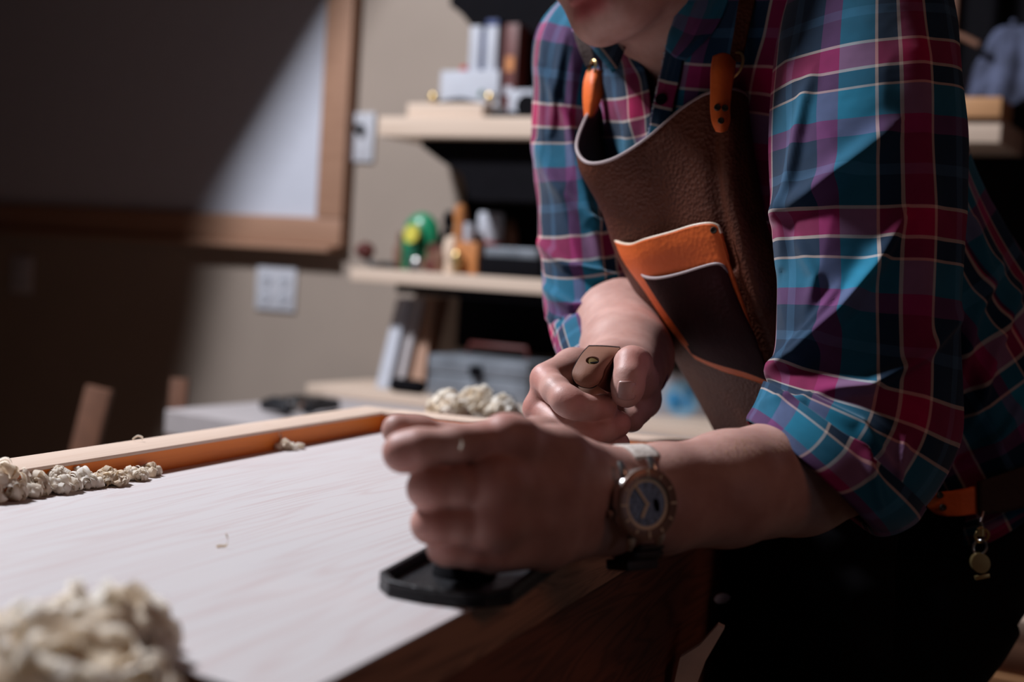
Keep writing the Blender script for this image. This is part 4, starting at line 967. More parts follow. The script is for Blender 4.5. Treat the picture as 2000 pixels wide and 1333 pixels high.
# collar: far leaf, near leaf, stand
patch('collar_leaf', [[(1128, 20, 1.30), (1160, 30, 1.275), (1196, 62, 1.25), (1222, 92, 1.235)], [(1120, 42, 1.305), (1150, 60, 1.275), (1180, 95, 1.245), (1206, 130, 1.225)], [(1118, 60, 1.31), (1145, 80, 1.28), (1168, 108, 1.25), (1196, 142, 1.225)]], 24, 16, 'plaid', uvo=(.015, .02))
patch('collar_leaf', [[(1338, -30, 1.20), (1322, 20, 1.19), (1308, 60, 1.185), (1300, 95, 1.185)], [(1385, -30, 1.175), (1368, 30, 1.165), (1345, 80, 1.165), (1318, 112, 1.175)], [(1430, -30, 1.15), (1412, 30, 1.15), (1378, 78, 1.155), (1338, 118, 1.17)]], 24, 16, 'plaid', uvo=(.03, .045), amp=.001)
patch('shirt_front', [[(1335, -60, 1.20), (1400, -60, 1.17), (1480, -60, 1.13), (1560, -60, 1.10), (1640, -40, 1.10)],
 [(1308, 60, 1.192), (1370, 60, 1.165), (1450, 60, 1.14), (1530, 60, 1.115), (1600, 70, 1.12)],
 [(1290, 155, 1.20), (1350, 160, 1.18), (1430, 165, 1.158), (1500, 170, 1.140), (1580, 190, 1.14)],
 [(1268, 262, 1.208), (1335, 265, 1.19), (1420, 270, 1.168), (1490, 280, 1.15), (1580, 290, 1.15)],
 [(1272, 400, 1.225), (1335, 400, 1.205), (1430, 400, 1.172), (1505, 410, 1.145), (1590, 420, 1.15)],
 [(1330, 600, 1.24), (1400, 600, 1.21), (1480, 600, 1.17), (1545, 600, 1.148), (1620, 600, 1.15)]], 120, 160, 'plaid', uvo=(.031, .05), amp=.0028, seed=4)
patch('shirt_front', [[(1122, 10, 1.40), (1150, 20, 1.35), (1190, 55, 1.29), (1224, 95, 1.25)],
 [(1130, 150, 1.37), (1170, 150, 1.32), (1210, 150, 1.27), (1258, 140, 1.235)],
 [(1150, 260, 1.36), (1185, 260, 1.31), (1228, 262, 1.26), (1276, 250, 1.22)],
 [(1180, 400, 1.36), (1215, 400, 1.32), (1250, 400, 1.275), (1300, 400, 1.24)]], 80, 100, 'plaid', uvo=(.012, .045), amp=.0028, seed=7)
patch('button_placket', [[(1302, 88, 1.189), (1292, 140, 1.194), (1279, 200, 1.198), (1268, 262, 1.202), (1266, 330, 1.207)], [(1318, 92, 1.180), (1309, 145, 1.186), (1296, 204, 1.191), (1286, 266, 1.196), (1284, 335, 1.202)], [(1336, 96, 1.174), (1328, 148, 1.180), (1315, 208, 1.186), (1305, 270, 1.192), (1302, 338, 1.200)]], 40, 12, 'plaid', uvo=(.10, .075), amp=.0006, thick=.002)
m = MB(); pts = [P(1302, 88, 1.189), P(1292, 140, 1.194), P(1279, 200, 1.198), P(1268, 262, 1.202)]
cc = catmull(pts, 70); rr = random.Random(2)
cc = cc + np.array([[rr.uniform(-.0012, .0012) for _ in range(3)] for _ in cc]); m.tube(list(cc), .0009, 6); m.build('frayed_edge', MAT['paper'], person)
m = MB(); m.lathe(P(1291, 194, 1.188), camdir(-.5, .2, 1), [(.0048, -.001), (.005, .0006), (.004, .0016), (.003, .001), (0, .001)], 20); m.build('shirt_button', MAT['blackm'], person)

# ------------------------------------------------------------------ apron
BIB = [  # rows top to bottom; columns from the far strap round the front to the near side
    [(1190, 205, 1.345), (1160, 205, 1.320), (1134, 250, 1.290), (1124, 292, 1.255), (1146, 320, 1.220), (1196, 313, 1.190), (1262, 272, 1.168), (1330, 214, 1.150), (1388, 178, 1.134), (1412, 172, 1.128), (1446, 178, 1.135), (1462, 190, 1.15)],
    [(1200, 260, 1.345), (1170, 260, 1.325), (1145, 300, 1.295), (1133, 335, 1.258), (1155, 352, 1.225), (1205, 345, 1.195), (1268, 310, 1.170), (1334, 262, 1.150), (1388, 232, 1.133), (1414, 226, 1.125), (1450, 232, 1.130), (1466, 245, 1.15)],
    [(1240, 400, 1.345), (1205, 410, 1.320), (1182, 415, 1.290), (1178, 420, 1.258), (1200, 425, 1.228), (1246, 425, 1.200), (1300, 410, 1.175), (1350, 395, 1.152), (1396, 385, 1.132), (1424, 380, 1.122), (1468, 385, 1.125), (1490, 395, 1.14)],
    [(1275, 500, 1.345), (1240, 510, 1.320), (1216, 515, 1.290), (1213, 520, 1.260), (1235, 525, 1.232), (1276, 525, 1.206), (1326, 515, 1.180), (1372, 505, 1.156), (1420, 500, 1.134), (1452, 498, 1.122), (1500, 500, 1.122), (1525, 510, 1.135)],
    [(1340, 640, 1.350), (1306, 645, 1.330), (1290, 650, 1.300), (1292, 655, 1.272), (1312, 660, 1.245), (1348, 662, 1.218), (1388, 660, 1.192), (1428, 655, 1.168), (1470, 648, 1.146), (1500, 645, 1.130), (1540, 645, 1.126), (1570, 650, 1.135)],
    [(1400, 790, 1.360), (1376, 790, 1.340), (1368, 792, 1.315), (1372, 795, 1.290), (1388, 798, 1.265), (1415, 798, 1.238), (1446, 798, 1.212), (1480, 795, 1.188), (1518, 790, 1.165), (1548, 788, 1.150), (1590, 788, 1.140), (1620, 790, 1.145)],
    [(1460, 930, 1.365), (1448, 930, 1.345), (1440, 930, 1.32), (1442, 932, 1.295), (1450, 935, 1.27), (1462, 938, 1.245), (1470, 940, 1.222), (1505, 940, 1.20), (1545, 940, 1.178), (1580, 940, 1.162), (1630, 940, 1.15), (1670, 940, 1.155)]]
g_b = surf([[P(*p) for p in row] for row in BIB], 120, 200)
# soft vertical fold near the right strap
nb_ = normals(g_b); sgn_b = -np.sign((nb_ @ _F)[40:80, 60:90].mean()); nb_ *= sgn_b
Xb, Yb = proj_grid(g_b)
dsp = np.zeros(Xb.shape)
for pts, w, h in [([(1396, 190), (1392, 300), (1402, 400), (1428, 520)], 14, -.0045), ([(1425, 240), (1428, 350), (1455, 480), (1490, 600)], 18, .004), ([(1480, 420), (1520, 560), (1560, 700)], 16, -.003)]:
    d, s, t = seg_dist(Xb, Yb, pts); dsp += h * np.exp(-(d / w) ** 2)
g_b = g_b + nb_ * dsp[..., None]
fcb = [q if sgn_b > 0 else q[::-1] for q in gridfaces(*g_b.shape[:2])]
bib = mesh_obj('leather_apron', g_b.reshape(-1, 3), fcb, MAT['bib'], person)
bib.data.materials.append(MAT['bib_in']); md = bib.modifiers.new('thickness', 'SOLIDIFY'); md.thickness = .0030; md.offset = -1
md.material_offset = 1
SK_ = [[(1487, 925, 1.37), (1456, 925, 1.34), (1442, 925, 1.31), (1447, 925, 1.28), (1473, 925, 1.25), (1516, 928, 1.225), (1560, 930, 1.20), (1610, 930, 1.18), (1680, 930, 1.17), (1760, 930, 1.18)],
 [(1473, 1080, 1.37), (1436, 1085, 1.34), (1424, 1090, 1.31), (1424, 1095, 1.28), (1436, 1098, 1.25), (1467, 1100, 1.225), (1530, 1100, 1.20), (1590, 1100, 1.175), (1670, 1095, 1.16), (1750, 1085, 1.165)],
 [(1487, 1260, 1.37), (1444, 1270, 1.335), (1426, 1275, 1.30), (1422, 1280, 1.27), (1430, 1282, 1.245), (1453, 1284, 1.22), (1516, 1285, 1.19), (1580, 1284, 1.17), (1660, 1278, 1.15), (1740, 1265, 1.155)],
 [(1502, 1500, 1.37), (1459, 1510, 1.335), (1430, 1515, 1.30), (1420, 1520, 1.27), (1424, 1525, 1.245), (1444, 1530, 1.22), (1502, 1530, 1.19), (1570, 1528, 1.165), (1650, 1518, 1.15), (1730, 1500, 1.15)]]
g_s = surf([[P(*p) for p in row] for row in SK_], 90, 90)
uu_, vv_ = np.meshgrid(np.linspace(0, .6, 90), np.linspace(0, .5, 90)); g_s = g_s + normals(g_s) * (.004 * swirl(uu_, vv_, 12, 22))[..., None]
sk_o = grid_obj('shade_skirt', g_s, MAT['pants'], person, thick=.003)  # lower apron sheet, black put in for the deep shade there
# burnished pale top edge
e = g_b[0] + 0 * nb_[0]
m = MB(); m.tube(list(e - nb_[0] * .0012 + UP * .0003), .0017, 8); m.build('apron_top_edge', MAT['edge'], person)
# pockets: big orange one, smaller burgundy one on top
def on_bib(px, py, off):
    X_, Y_ = proj_grid(g_b); nf = (nb_ @ _F) < .2
    d = (X_ - px) ** 2 + (Y_ - py) ** 2 + np.where(nf, 0, 1e6); k = np.unravel_index(np.argmin(d), d.shape)
    dep = (g_b[k] - CAM) @ _F
    return P(px, py, dep - off)
def dep_bib(px, py):
    X_, Y_ = proj_grid(g_b); nf = (nb_ @ _F) < .3
    w = 1 / ((X_ - px) ** 2 + (Y_ - py) ** 2 + 60) ** 2 * nf
    return float((((g_b - CAM) @ _F) * w).sum() / w.sum())
def pocket(name, rows, mt, off, thick, top_edge):
    g = surf([[P(x, y, dep_bib(x, y) - off - b) for (x, y, b) in row] for row in rows], 50, 60)
    o = grid_obj(name, g, MAT[mt], person, thick=thick)
    if top_edge:
        m = MB(); m.tube(list(g[0]), .0014, 8); e_ = m.build('pocket_edge', MAT[top_edge], person)
    return g
PK = [[(1199, 462, -.012), (1206, 473, .006), (1232, 478, .014), (1262, 468, .014), (1310, 455, .010), (1352, 442, .006), (1384, 437, .002), (1402, 442, .0), (1409, 456, .0)],
      [(1215, 505, -.010), (1225, 512, .006), (1250, 515, .013), (1278, 508, .013), (1320, 498, .009), (1362, 486, .005), (1398, 484, .002), (1416, 492, .0), (1422, 505, .0)],
      [(1256, 560, -.004), (1268, 575, .005), (1290, 588, .011), (1318, 592, .011), (1352, 590, .008), (1390, 580, .005), (1425, 574, .003), (1440, 576, .0), (1447, 584, .0)],
      [(1310, 640, .0), (1325, 655, .004), (1345, 668, .007), (1368, 674, .007), (1395, 676, .005), (1424, 674, .004), (1455, 672, .002), (1472, 672, .0), (1480, 678, .0)],
      [(1360, 700, .0), (1376, 708, .001), (1394, 716, .002), (1414, 724, .002), (1436, 731, .002), (1460, 738, .001), (1486, 747, .001), (1504, 754, .0), (1514, 762, .0)]]
g_p = pocket('orange_pocket', PK, 'orange', .006, .0028, 'cream')
PK2 = [[(1252, 528, .002), (1258, 540, .012), (1278, 544, .018), (1304, 541, .017), (1336, 533, .013), (1368, 523, .009), (1396, 516, .006), (1412, 520, .003), (1420, 534, .001)],
       [(1285, 585, .004), (1296, 598, .012), (1316, 606, .017), (1342, 606, .016), (1368, 600, .012), (1396, 592, .009), (1424, 586, .006), (1438, 590, .003), (1446, 602, .001)],
       [(1325, 645, .003), (1338, 656, .008), (1356, 664, .012), (1380, 667, .012), (1405, 664, .010), (1432, 660, .008), (1458, 658, .005), (1472, 662, .003), (1480, 672, .001)],
       [(1352, 690, .002), (1370, 699, .003), (1390, 707, .004), (1412, 714, .004), (1434, 720, .004), (1458, 727, .004), (1482, 736, .003), (1496, 742, .002), (1506, 750, .001)]]
g_p2 = pocket('burgundy_pocket', PK2, 'burg', .009, .0022, 'edge')
def rivet(c, nrm, r=.0048, name='rivet', mt='rivet'):
    m = MB(); m.lathe(c, nrm, [(r, -.001), (r, .0006), (r * .8, .0013), (r * .35, .0010), (0, .0010)], 20); return m.build(name, MAT[mt], person)
rivet(P(1394, 450, dep_bib(1394, 450) - .0085), camdir(-.3, .1, 1), .0028)
m = MB()
for k in range(9):
    A = P(1401 + k * 2.4, 482 + k * 6.6, dep_bib(1401 + k * 2.4, 482 + k * 6.6) - .0085); B = P(1402.4 + k * 2.4, 486 + k * 6.6, dep_bib(1401 + k * 2.4, 484 + k * 6.6) - .0085); m.tube([A, B], .0006, 6)
m.build('stitching', MAT['blackm'], person)
# straps
def strap(name, ctrl, mt, thick=.003):
    g = surf([[P(*p) for p in row] for row in ctrl], 14, 40); return grid_obj(name, g, MAT[mt], person, thick=thick), g
strap('orange_strap', [[(1394, 112, 1.132), (1413, 106, 1.126), (1436, 114, 1.132)], [(1390, 138, 1.122), (1410, 136, 1.115), (1433, 140, 1.121)], [(1389, 178, 1.117), (1407, 180, 1.112), (1427, 180, 1.117)], [(1389, 212, 1.116), (1406, 216, 1.111), (1424, 213, 1.116)],
                       [(1392, 237, 1.115), (1408, 240, 1.110), (1424, 235, 1.115)], [(1400, 256, 1.115), (1410, 258, 1.112), (1418, 254, 1.115)]], 'orange')
for x, y in ((1401, 210), (1416, 211), (1408, 236)): rivet(P(x, y, 1.1092), camdir(-.2, .1, 1), .0026)
strap('orange_strap', [[(1148, 140, 1.318), (1164, 137, 1.308), (1182, 143, 1.315)], [(1142, 163, 1.312), (1160, 161, 1.300), (1180, 163, 1.308)], [(1141, 195, 1.310), (1158, 193, 1.298), (1175, 188, 1.304)], [(1144, 228, 1.312), (1153, 230, 1.303), (1163, 216, 1.306)]], 'orange')
def ring(c, ex, ey, r, t, name='strap_ring'):
    pts = [c + ex * r * math.cos(a) + ey * r * math.sin(a) for a in np.linspace(0, 2 * math.pi, 33)]
    m = MB(); m.tube(pts, t, 8, cap=False); return m.build(name, MAT['brass'], person)
ring(P(1433, 128, 1.128), camdir(.6, .2, .5), camdir(.1, .9, 0), .011, .0012)
ring(P(1157, 133, 1.308), camdir(.4, .2, .5), camdir(.1, .9, 0), .0075, .0011)
ring(P(1180, 150, 1.312), camdir(.5, .1, .5), camdir(.1, .9, 0), .006, .0011)
patch('shoulder_strap', [[(1424, 118, 1.128), (1434, 60, 1.130), (1450, -20, 1.14), (1490, -110, 1.17)], [(1450, 122, 1.128), (1462, 62, 1.128), (1482, -20, 1.135), (1520, -110, 1.17)]], 30, 8, 'bib', .003)
patch('shoulder_strap', [[(1146, 132, 1.312), (1130, 95, 1.320), (1118, 55, 1.345), (1112, 20, 1.38)], [(1166, 128, 1.308), (1156, 92, 1.318), (1146, 50, 1.342), (1140, 15, 1.38)]], 30, 8, 'bib_in', .003)
# tie strap at the waist, rivets, key ring
patch('waist_strap', [[(1808, 962, 1.205), (1850, 960, 1.20), (1912, 948, 1.20), (2060, 905, 1.22)], [(1812, 990, 1.205), (1850, 996, 1.20), (1912, 990, 1.20), (2060, 955, 1.22)], [(1830, 1003, 1.205), (1860, 1008, 1.20), (1912, 1003, 1.20), (2060, 975, 1.22)]], 30, 10, 'orange', .003)
patch('waist_belt', [[(1910, 942, 1.196), (1960, 925, 1.20), (2020, 905, 1.205), (2100, 880, 1.22)], [(1912, 1006, 1.196), (1965, 1000, 1.20), (2025, 985, 1.205), (2105, 965, 1.22)]], 20, 8, 'bib_in', .003)
for x, y in ((1836, 968), (1842, 992)): rivet(P(x, y, 1.196), camdir(0, 0, 1), .0030)
kr = thing('key_ring', 'small brass padlock and clip hanging from the waist strap', 'keys', P(1917, 1010, 1.185))
m = MB(); m.tube([P(1921, 1000, 1.19), P(1916, 1020, 1.185), P(1922, 1034, 1.185)], .0012, 8); m.build('cord', MAT['steel'], kr)
def ringk(c, ex, ey, r, t, name, mt='brass'):
    pts = [c + ex * r * math.cos(a) + ey * r * math.sin(a) for a in np.linspace(0, 2 * math.pi, 29)]
    m = MB(); m.tube(pts, t, 8, cap=False); return m.build(name, MAT[mt], kr)
ringk(P(1918, 1047, 1.184), camdir(1, .2, .3), camdir(0, 1, 0), .005, .0013, 'split_ring')
m = MB(); m.lathe(P(1916, 1040, 1.184), camdir(0, 1, 0), [(0, -.005), (.0035, -.003), (.0035, .003), (0, .005)], 16); m.build('swivel', MAT['brass'], kr)
ringk(P(1914, 1070, 1.184), camdir(.7, .2, .7), camdir(0, 1, 0), .006, .0011, 'chain_link', 'steel')
m = MB(); m.lathe(P(1914, 1100, 1.184), camdir(0, 0, 1), [(.0085, -.003), (.0085, .003), (.0035, .0032), (0, .0032)], 24, .9); m.build('brass_tag', MAT['brass'], kr)
m = MB(); m.box(P(1918, 1127, 1.184), camdir(.97, .2, 0), camdir(0, 0, 1), camdir(-.2, .97, 0), .006, .002, .0016, .0004); m.build('key_tip', MAT['brass'], kr)

# ------------------------------------------------------------------ trousers: hips and two legs
def tube_cloth(name, secs, nu, nv, mt, amp=.004, seed=5):
    g, S = loft(secs, nu, nv, 2.1); n = normals(g); sg = np.sign((n * (g - S[:, None, :3])).sum(2).mean()); n *= sg
    uu, vv = np.meshgrid(np.linspace(0, .6, nu), np.linspace(0, .9, nv)); w = np.clip(np.minimum(np.arange(nu), nu - 1 - np.arange(nu)) / 8, 0, 1)[None]
    g = g + n * (amp * swirl(uu, vv, seed, 20) * w)[..., None]; g[:, -1] = g[:, 0]
    return mesh_obj(name, g.reshape(-1, 3), gridfaces(nv, nu), MAT[mt], person, True)
Fh = np.array([-.86, -.50, 0]); Sh = np.array([.50, -.86, 0])
hipc = P(1695, 970, 1.385)
def hs(c, w, d, tilt=0.0): return (c, Sh * w, (Fh + UP * tilt) * d)
tube_cloth('trousers_hips', [hs(hipc + UP * .03, .165, .115), hs(hipc, .170, .118), hs(hipc - UP * .07, .172, .115), hs(hipc - UP * .12, .155, .095)], 80, 40, 'pants')
hn = hipc - UP * .07 + Sh * .09; hf_ = hipc - UP * .07 - Sh * .09
kn = hn + Fh * .275 - UP * .33; an = kn - Fh * .02 - UP * (kn[2] - .10)
kf = hf_ + Fh * .09 - UP * .38; af = kf - Fh * .12 - UP * (kf[2] - .10)
for nm, (h_, k_, a_) in (('trouser_leg', (hn, kn, an)), ('trouser_leg', (hf_, kf, af))):
    def lg(c, w, d, dr):
        dr = dr / np.linalg.norm(dr); f = Fh - dr * (Fh @ dr); f /= np.linalg.norm(f); return (c, Sh * w, f * d)
    d1_, d2_ = k_ - h_, a_ - k_
    tube_cloth(nm, [lg(h_ + .0 * d1_, .088, .080, d1_), lg(h_ + .35 * d1_, .086, .076, d1_), lg(h_ + .75 * d1_, .074, .068, d1_), lg(k_, .066, .066, d1_ + d2_), lg(k_ + .3 * d2_, .068, .07, d2_), lg(a_, .06, .065, d2_)], 60, 90, 'pants')
    c = np.array([a_[0], a_[1], 0.05]) + Fh * .07
    m = MB()
    prof = [(-.13, .030, .05), (-.10, .040, .075), (-.02, .045, .085), (.06, .050, .055), (.13, .046, .042), (.165, .028, .03)]
    rings = [[c + Fh * x + Sh * w * math.cos(a) + UP * (hh / 2 + max(-.05, hh / 2 * math.sin(a)) - .047) for a in np.linspace(0, 2 * math.pi, 25)[:-1]] for x, w, hh in prof]
    V_ = [p for r_ in rings for p in r_]; F_ = [(i * 24 + k, i * 24 + (k + 1) % 24, (i + 1) * 24 + (k + 1) % 24, (i + 1) * 24 + k) for i in range(5) for k in range(24)] + [tuple(range(24)), tuple(120 + k for k in range(24))]
    m.add(V_, F_); m.build('boot', MAT['blackm'], person)

# group clothing: shirt pieces under the shirt, apron pieces under the apron
shirt = [o for o in bpy.data.objects if o.name.startswith('shirt_front_and_back')][0]; shirt.name = 'shirt'
for o in list(bpy.data.objects):
    b_ = o.name.split('.')[0]
    if o.parent is person:
        if b_ in ('shirt_sleeve', 'shirt_cuff', 'collar_leaf', 'shirt_front', 'button_placket', 'frayed_edge', 'shirt_button'): o.parent = shirt
        elif b_ in ('shade_skirt', 'apron_top_edge', 'orange_pocket', 'burgundy_pocket', 'pocket_edge', 'rivet', 'stitching', 'orange_strap', 'strap_ring', 'shoulder_strap', 'waist_strap', 'waist_belt'): o.parent = bib
# ------------------------------------------------------------------ watch
wc = P(1262, 985, .812); wn = camdir(.50, .06, .86); wn /= np.linalg.norm(wn)
wup = camdir(-.10, 1, 0); wup = wup - wn * (wup @ wn); wup /= np.linalg.norm(wup); wrt = np.cross(wup, wn)
# axes: wup toward 12 o'clock side of the case in view, wrt to its right
t = thing('wristwatch', 'round watch with grey-blue dial on the near wrist, strap coloured pale where lit', 'watch', wc)
R = .0205
m = MB(); m.lathe(wc, wn, [(R * .86, -.0085), (R * .97, -.007), (R, -.004), (R * .98, -.001), (R * .93, 0)], 64); m.build('case', MAT['steel'], t)
m = MB(); m.lathe(wc, wn, [(R * .93, -.0005), (R * 1.01, .0002), (R * 1.01, .0016), (R * .95, .0026), (R * .74, .0028), (R * .72, .0006)], 64); m.f = m.f[:-2]; bz_ = m.build('bezel', MAT['bronze'], t)
for k in range(12):
    a = k * math.pi / 6 + .1; dd = wup * math.cos(a) + wrt * math.sin(a)
    m = MB(); m.box(wc + dd * R * .845 + wn * .0029, dd, np.cross(wn, dd), wn, .0020 if k % 3 == 0 else .0011, .0005, .0002); m.build('bezel_mark', MAT['lume'], bz_)
m = MB(); m.lathe(wc + wn * .0004, wn, [(R * .73, -.0006), (R * .73, 0), (0, .0001)], 64); dial_ = m.build('dial', MAT['dial'], t)
m = MB()
pr = [(R * .62, 0), (R * .715, 0), (R * .715, .0003), (R * .62, .0003), (R * .62, 0)]
m.lathe(wc + wn * .0005, wn, pr, 64); m.f = m.f[:-2]; m.build('chapter_ring', MAT['lume'], dial_)
for k in range(12):
    a = k * math.pi / 6 + .05; dd = wup * math.cos(a) + wrt * math.sin(a)
    if k in (3, 4): continue
    m = MB(); m.box(wc + dd * R * .53 + wn * .0008, dd, np.cross(wn, dd), wn, .0017, .0004, .0001); m.build('hour_mark', MAT['grey'], dial_)
m = MB(); m.lathe(wc + wrt * R * .33 - wup * R * .08 + wn * .0006, wn, [(R * .20, 0), (R * .19, .0003), (0, .0003)], 24, .5); m.build('sub_dial', MAT['blackm'], dial_)
def hand(dx, dy, L_, w_):
    dd = wrt * dx + wup * dy; dd /= np.linalg.norm(dd); m = MB(); m.box(wc + dd * L_ / 2 + wn * .0013, dd, np.cross(wn, dd), wn, L_ / 2, w_, .00015); m.build('watch_hand', MAT['lume'], t)
hand(-.52, .86, R * .62, .00075); hand(-.55, -.85, R * .42, .0009)
m = MB(); m.lathe(wc + wn * .0010, wn, [(.0012, 0), (.001, .0008), (0, .0009)], 12); m.build('hand_hub', MAT['lume'], t)
cr = -wrt * math.cos(.12) - wup * math.sin(.12)
m = MB(); m.lathe(wc + cr * R * .98 - wn * .0045, cr, [(.0012, 0), (.0028, .0008), (.003, .0038), (.0022, .0044), (0, .0045)], 18); m.build('crown', MAT['bronze'], t)
for sy in (1, -1):
    for sx in (1, -1):
        b0 = wc + wup * sy * R * .86 + wrt * sx * R * .52 - wn * .004; b1 = wc + wup * sy * R * 1.22 + wrt * sx * R * .50 - wn * .0075
        m = MB(); m.tube([b0, b0 * .5 + b1 * .5 + wn * .0008, b1], [.0028, .0026, .0019], 10); m.build('lug', MAT['steel'], t)
# strap: a loop round the wrist
fa = P(1290, 975, .865) - P(1198, 981, .842); fa /= np.linalg.norm(fa)
sc_ = P(1233, 980, .8505)
vy = wup - fa * (wup @ fa); vy /= np.linalg.norm(vy); vx = np.cross(fa, vy); vx = vx if vx @ camdir(0, 0, 1) > 0 else -vx
def loop(a, dy=0): return sc_ + vy * math.cos(a) * .0332 + vx * math.sin(a) * .0262
def bandseg(a0, a1, name, mt, hw=.0098, th=.0022):
    A_ = np.linspace(a0, a1, 40); g = np.zeros((40, 7, 3))
    for j, a in enumerate(A_):
        for i in range(7): g[j, i] = loop(a) + fa * (i / 6 - .5) * 2 * hw
    o = grid_obj(name, g, MAT[mt], t, thick=th); return o
bandseg(math.radians(40), math.radians(-75), 'strap', 'strap_lit')  # upper strap coloured pale for the light falling on it
bandseg(math.radians(140), math.radians(285), 'strap', 'strap_shade')  # same strap coloured dark for its shaded underside
bandseg(math.radians(150), math.radians(190), 'strap_keeper', 'strap_shade', .0112, .006)
m = MB(); b_ = loop(math.radians(182)); m.box(b_ - vy * .004, fa, vx, vy, .0125, .010, .0032, .0015); m.build('buckle', MAT['strap_shade'], t)

# ------------------------------------------------------------------ hand plane
c0 = G(862, 1178, .9); fh = P(1160, 900, 1.07); dirp = np.array([fh[0] - c0[0], fh[1] - c0[1], 0]); Lp = np.linalg.norm(dirp); dirp /= Lp
sidp = np.array([dirp[1], -dirp[0], 0]); 
z0 = .9 + .0004
toe = (G(763, 1160, .9) + G(945, 1200, .9)) / 2 - B1 * .004
def HP(l, s, z): return toe + dirp * l + sidp * s - UP * toe[2] + UP * (z0 + z)
t = thing('hand_plane', 'black iron hand plane on the board under the two fists', 'plane', HP(.2, 0, 0))
hw = .037; Ls = .43
def outline(inset, n=10):
    pts = []
    w = hw - inset
    for (x, y) in [(.018 + inset * .2, -w), (.004 + inset, -w * .72), (.0 + inset, -w * .3), (.0 + inset, w * .3), (.004 + inset, w * .72), (.018 + inset * .2, w)]: pts.append((x, y))
    pts += [(Ls - inset, w), (Ls - inset, -w)]; return pts
def extr(poly, za, zb): 
    m = MB(); m.prism([HP(x, y, za) for x, y in poly], UP * (zb - za)); return m
extr(outline(0), 0, .0035).build('sole', MAT['black'], t, bevel=.0006)
# raised rim wall round the casting
m = MB(); oo = outline(0); ii = outline(.0035)
n_ = len(oo); V_ = [HP(x, y, .0035) for x, y in oo] + [HP(x, y, .0035) for x, y in ii]
hts = [.0095, .0085, .0080, .0080, .0085, .0095, .011, .011]
V_ += [HP(x, y, h_) for (x, y), h_ in zip(oo, hts)] + [HP(x, y, h_) for (x, y), h_ in zip(ii, hts)]
F_ = []
for i in range(n_):
    j = (i + 1) % n_
    F_ += [(i, j, 2 * n_ + j, 2 * n_ + i), (n_ + i, 3 * n_ + i, 3 * n_ + j, n_ + j), (2 * n_ + i, 2 * n_ + j, 3 * n_ + j, 3 * n_ + i), (i, n_ + i, n_ + j, j)]
m.add(V_, F_); m.build('rim', MAT['black'], t, bevel=.0007)
for s in (-1, 1):
    m = MB(); m.prism([HP(x, s * hw - (s * .0035 if s > 0 else 0), z) for x, z in ((.10, .003), (.13, .012), (.17, .034), (.20, .038), (.23, .034), (.30, .014), (.36, .010), (.36, .003))], sidp * .0035); m.build('cheek', MAT['black'], t, bevel=.0006)
kb = P(915, 985, .786); kbl = (kb - toe) @ dirp; kbs = (kb - toe) @ sidp
m = MB(); hk = kb[2] - z0; m.lathe(HP(kbl, kbs, .0036), UP, [(.018, 0), (.017, .004), (.010, .016), (.010, hk * .35), (.016, hk * .65), (.019, hk * .95), (.016, hk * 1.15), (.008, hk * 1.25), (0, hk * 1.27)], 32); m.build('front_knob', MAT['blackm'], t)
m = MB(); m.prism([HP(x, -.024, z) for x, z in ((.160, .004), (.205, .036), (.225, .036), (.24, .004))], sidp * .048); m.build('frog', MAT['black'], t, bevel=.001)
m = MB(); A, B = HP(.150, 0, .006), HP(.215, 0, .045); dr = (B - A); L_ = np.linalg.norm(dr); dr /= L_; m.box((A + B) / 2, dr, sidp, np.cross(dr, sidp), L_ / 2, .025, .0016, .0006); m.build('blade', MAT['black'], t)
# tote inside the far fist
tp = P(1160, 735, 1.085); tb = HP(.355, .0, .004)
m = MB(); tl = tp - tb
K = [tb, tb + tl * .25 - dirp * .004, tb + tl * .55 + dirp * .002, tb + tl * .85, tp]
cc = catmull(K, 14); m.tube(list(cc), [.020, .018, .0155, .0145, .014, .0138, .0138, .014, .0142, .0145, .0145, .014, .012, .008], 18); m.build('tote', MAT['brown'], t)

# ------------------------------------------------------------------ folded leather tab held in the far fist
t = thing('leather_strap', 'folded brown leather strap with a slotted stud gripped in the far fist', 'strap', P(1160, 720, 1.04))
LT = [[(1150, 677, 1.070), (1170, 677, 1.069), (1190, 678, 1.070), (1211, 680, 1.072)],
      [(1138, 690, 1.058), (1160, 690, 1.055), (1182, 690, 1.056), (1203, 691, 1.062)],
      [(1127, 707, 1.046), (1151, 708, 1.042), (1173, 708, 1.043), (1192, 706, 1.052)],
      [(1118, 726, 1.038), (1142, 729, 1.034), (1164, 729, 1.036), (1181, 722, 1.044)],
      [(1119, 739, 1.036), (1138, 746, 1.032), (1159, 748, 1.033), (1176, 738, 1.041)],
      [(1125, 749, 1.037), (1137, 756, 1.034), (1153, 758, 1.034), (1168, 751, 1.040)]]
g = surf([[P(*p) for p in row] for row in LT], 180, 240)
Xg, Yg = proj_grid(g)
hole = (((Xg - 1157.5) / 13.2) ** 2 + ((Yg - 704.5) / 7.6) ** 2 < 1).ravel()
fl = [q for q in gridfaces(240, 180) if not any(hole[i] for i in q)]
o = mesh_obj('strap_face', g.reshape(-1, 3), fl, MAT['tab'], t, True); md = o.modifiers.new('thickness', 'SOLIDIFY'); md.thickness = .0030
nn = normals(g)[120, 90]; md.offset = -1 if nn @ _F < 0 else 1
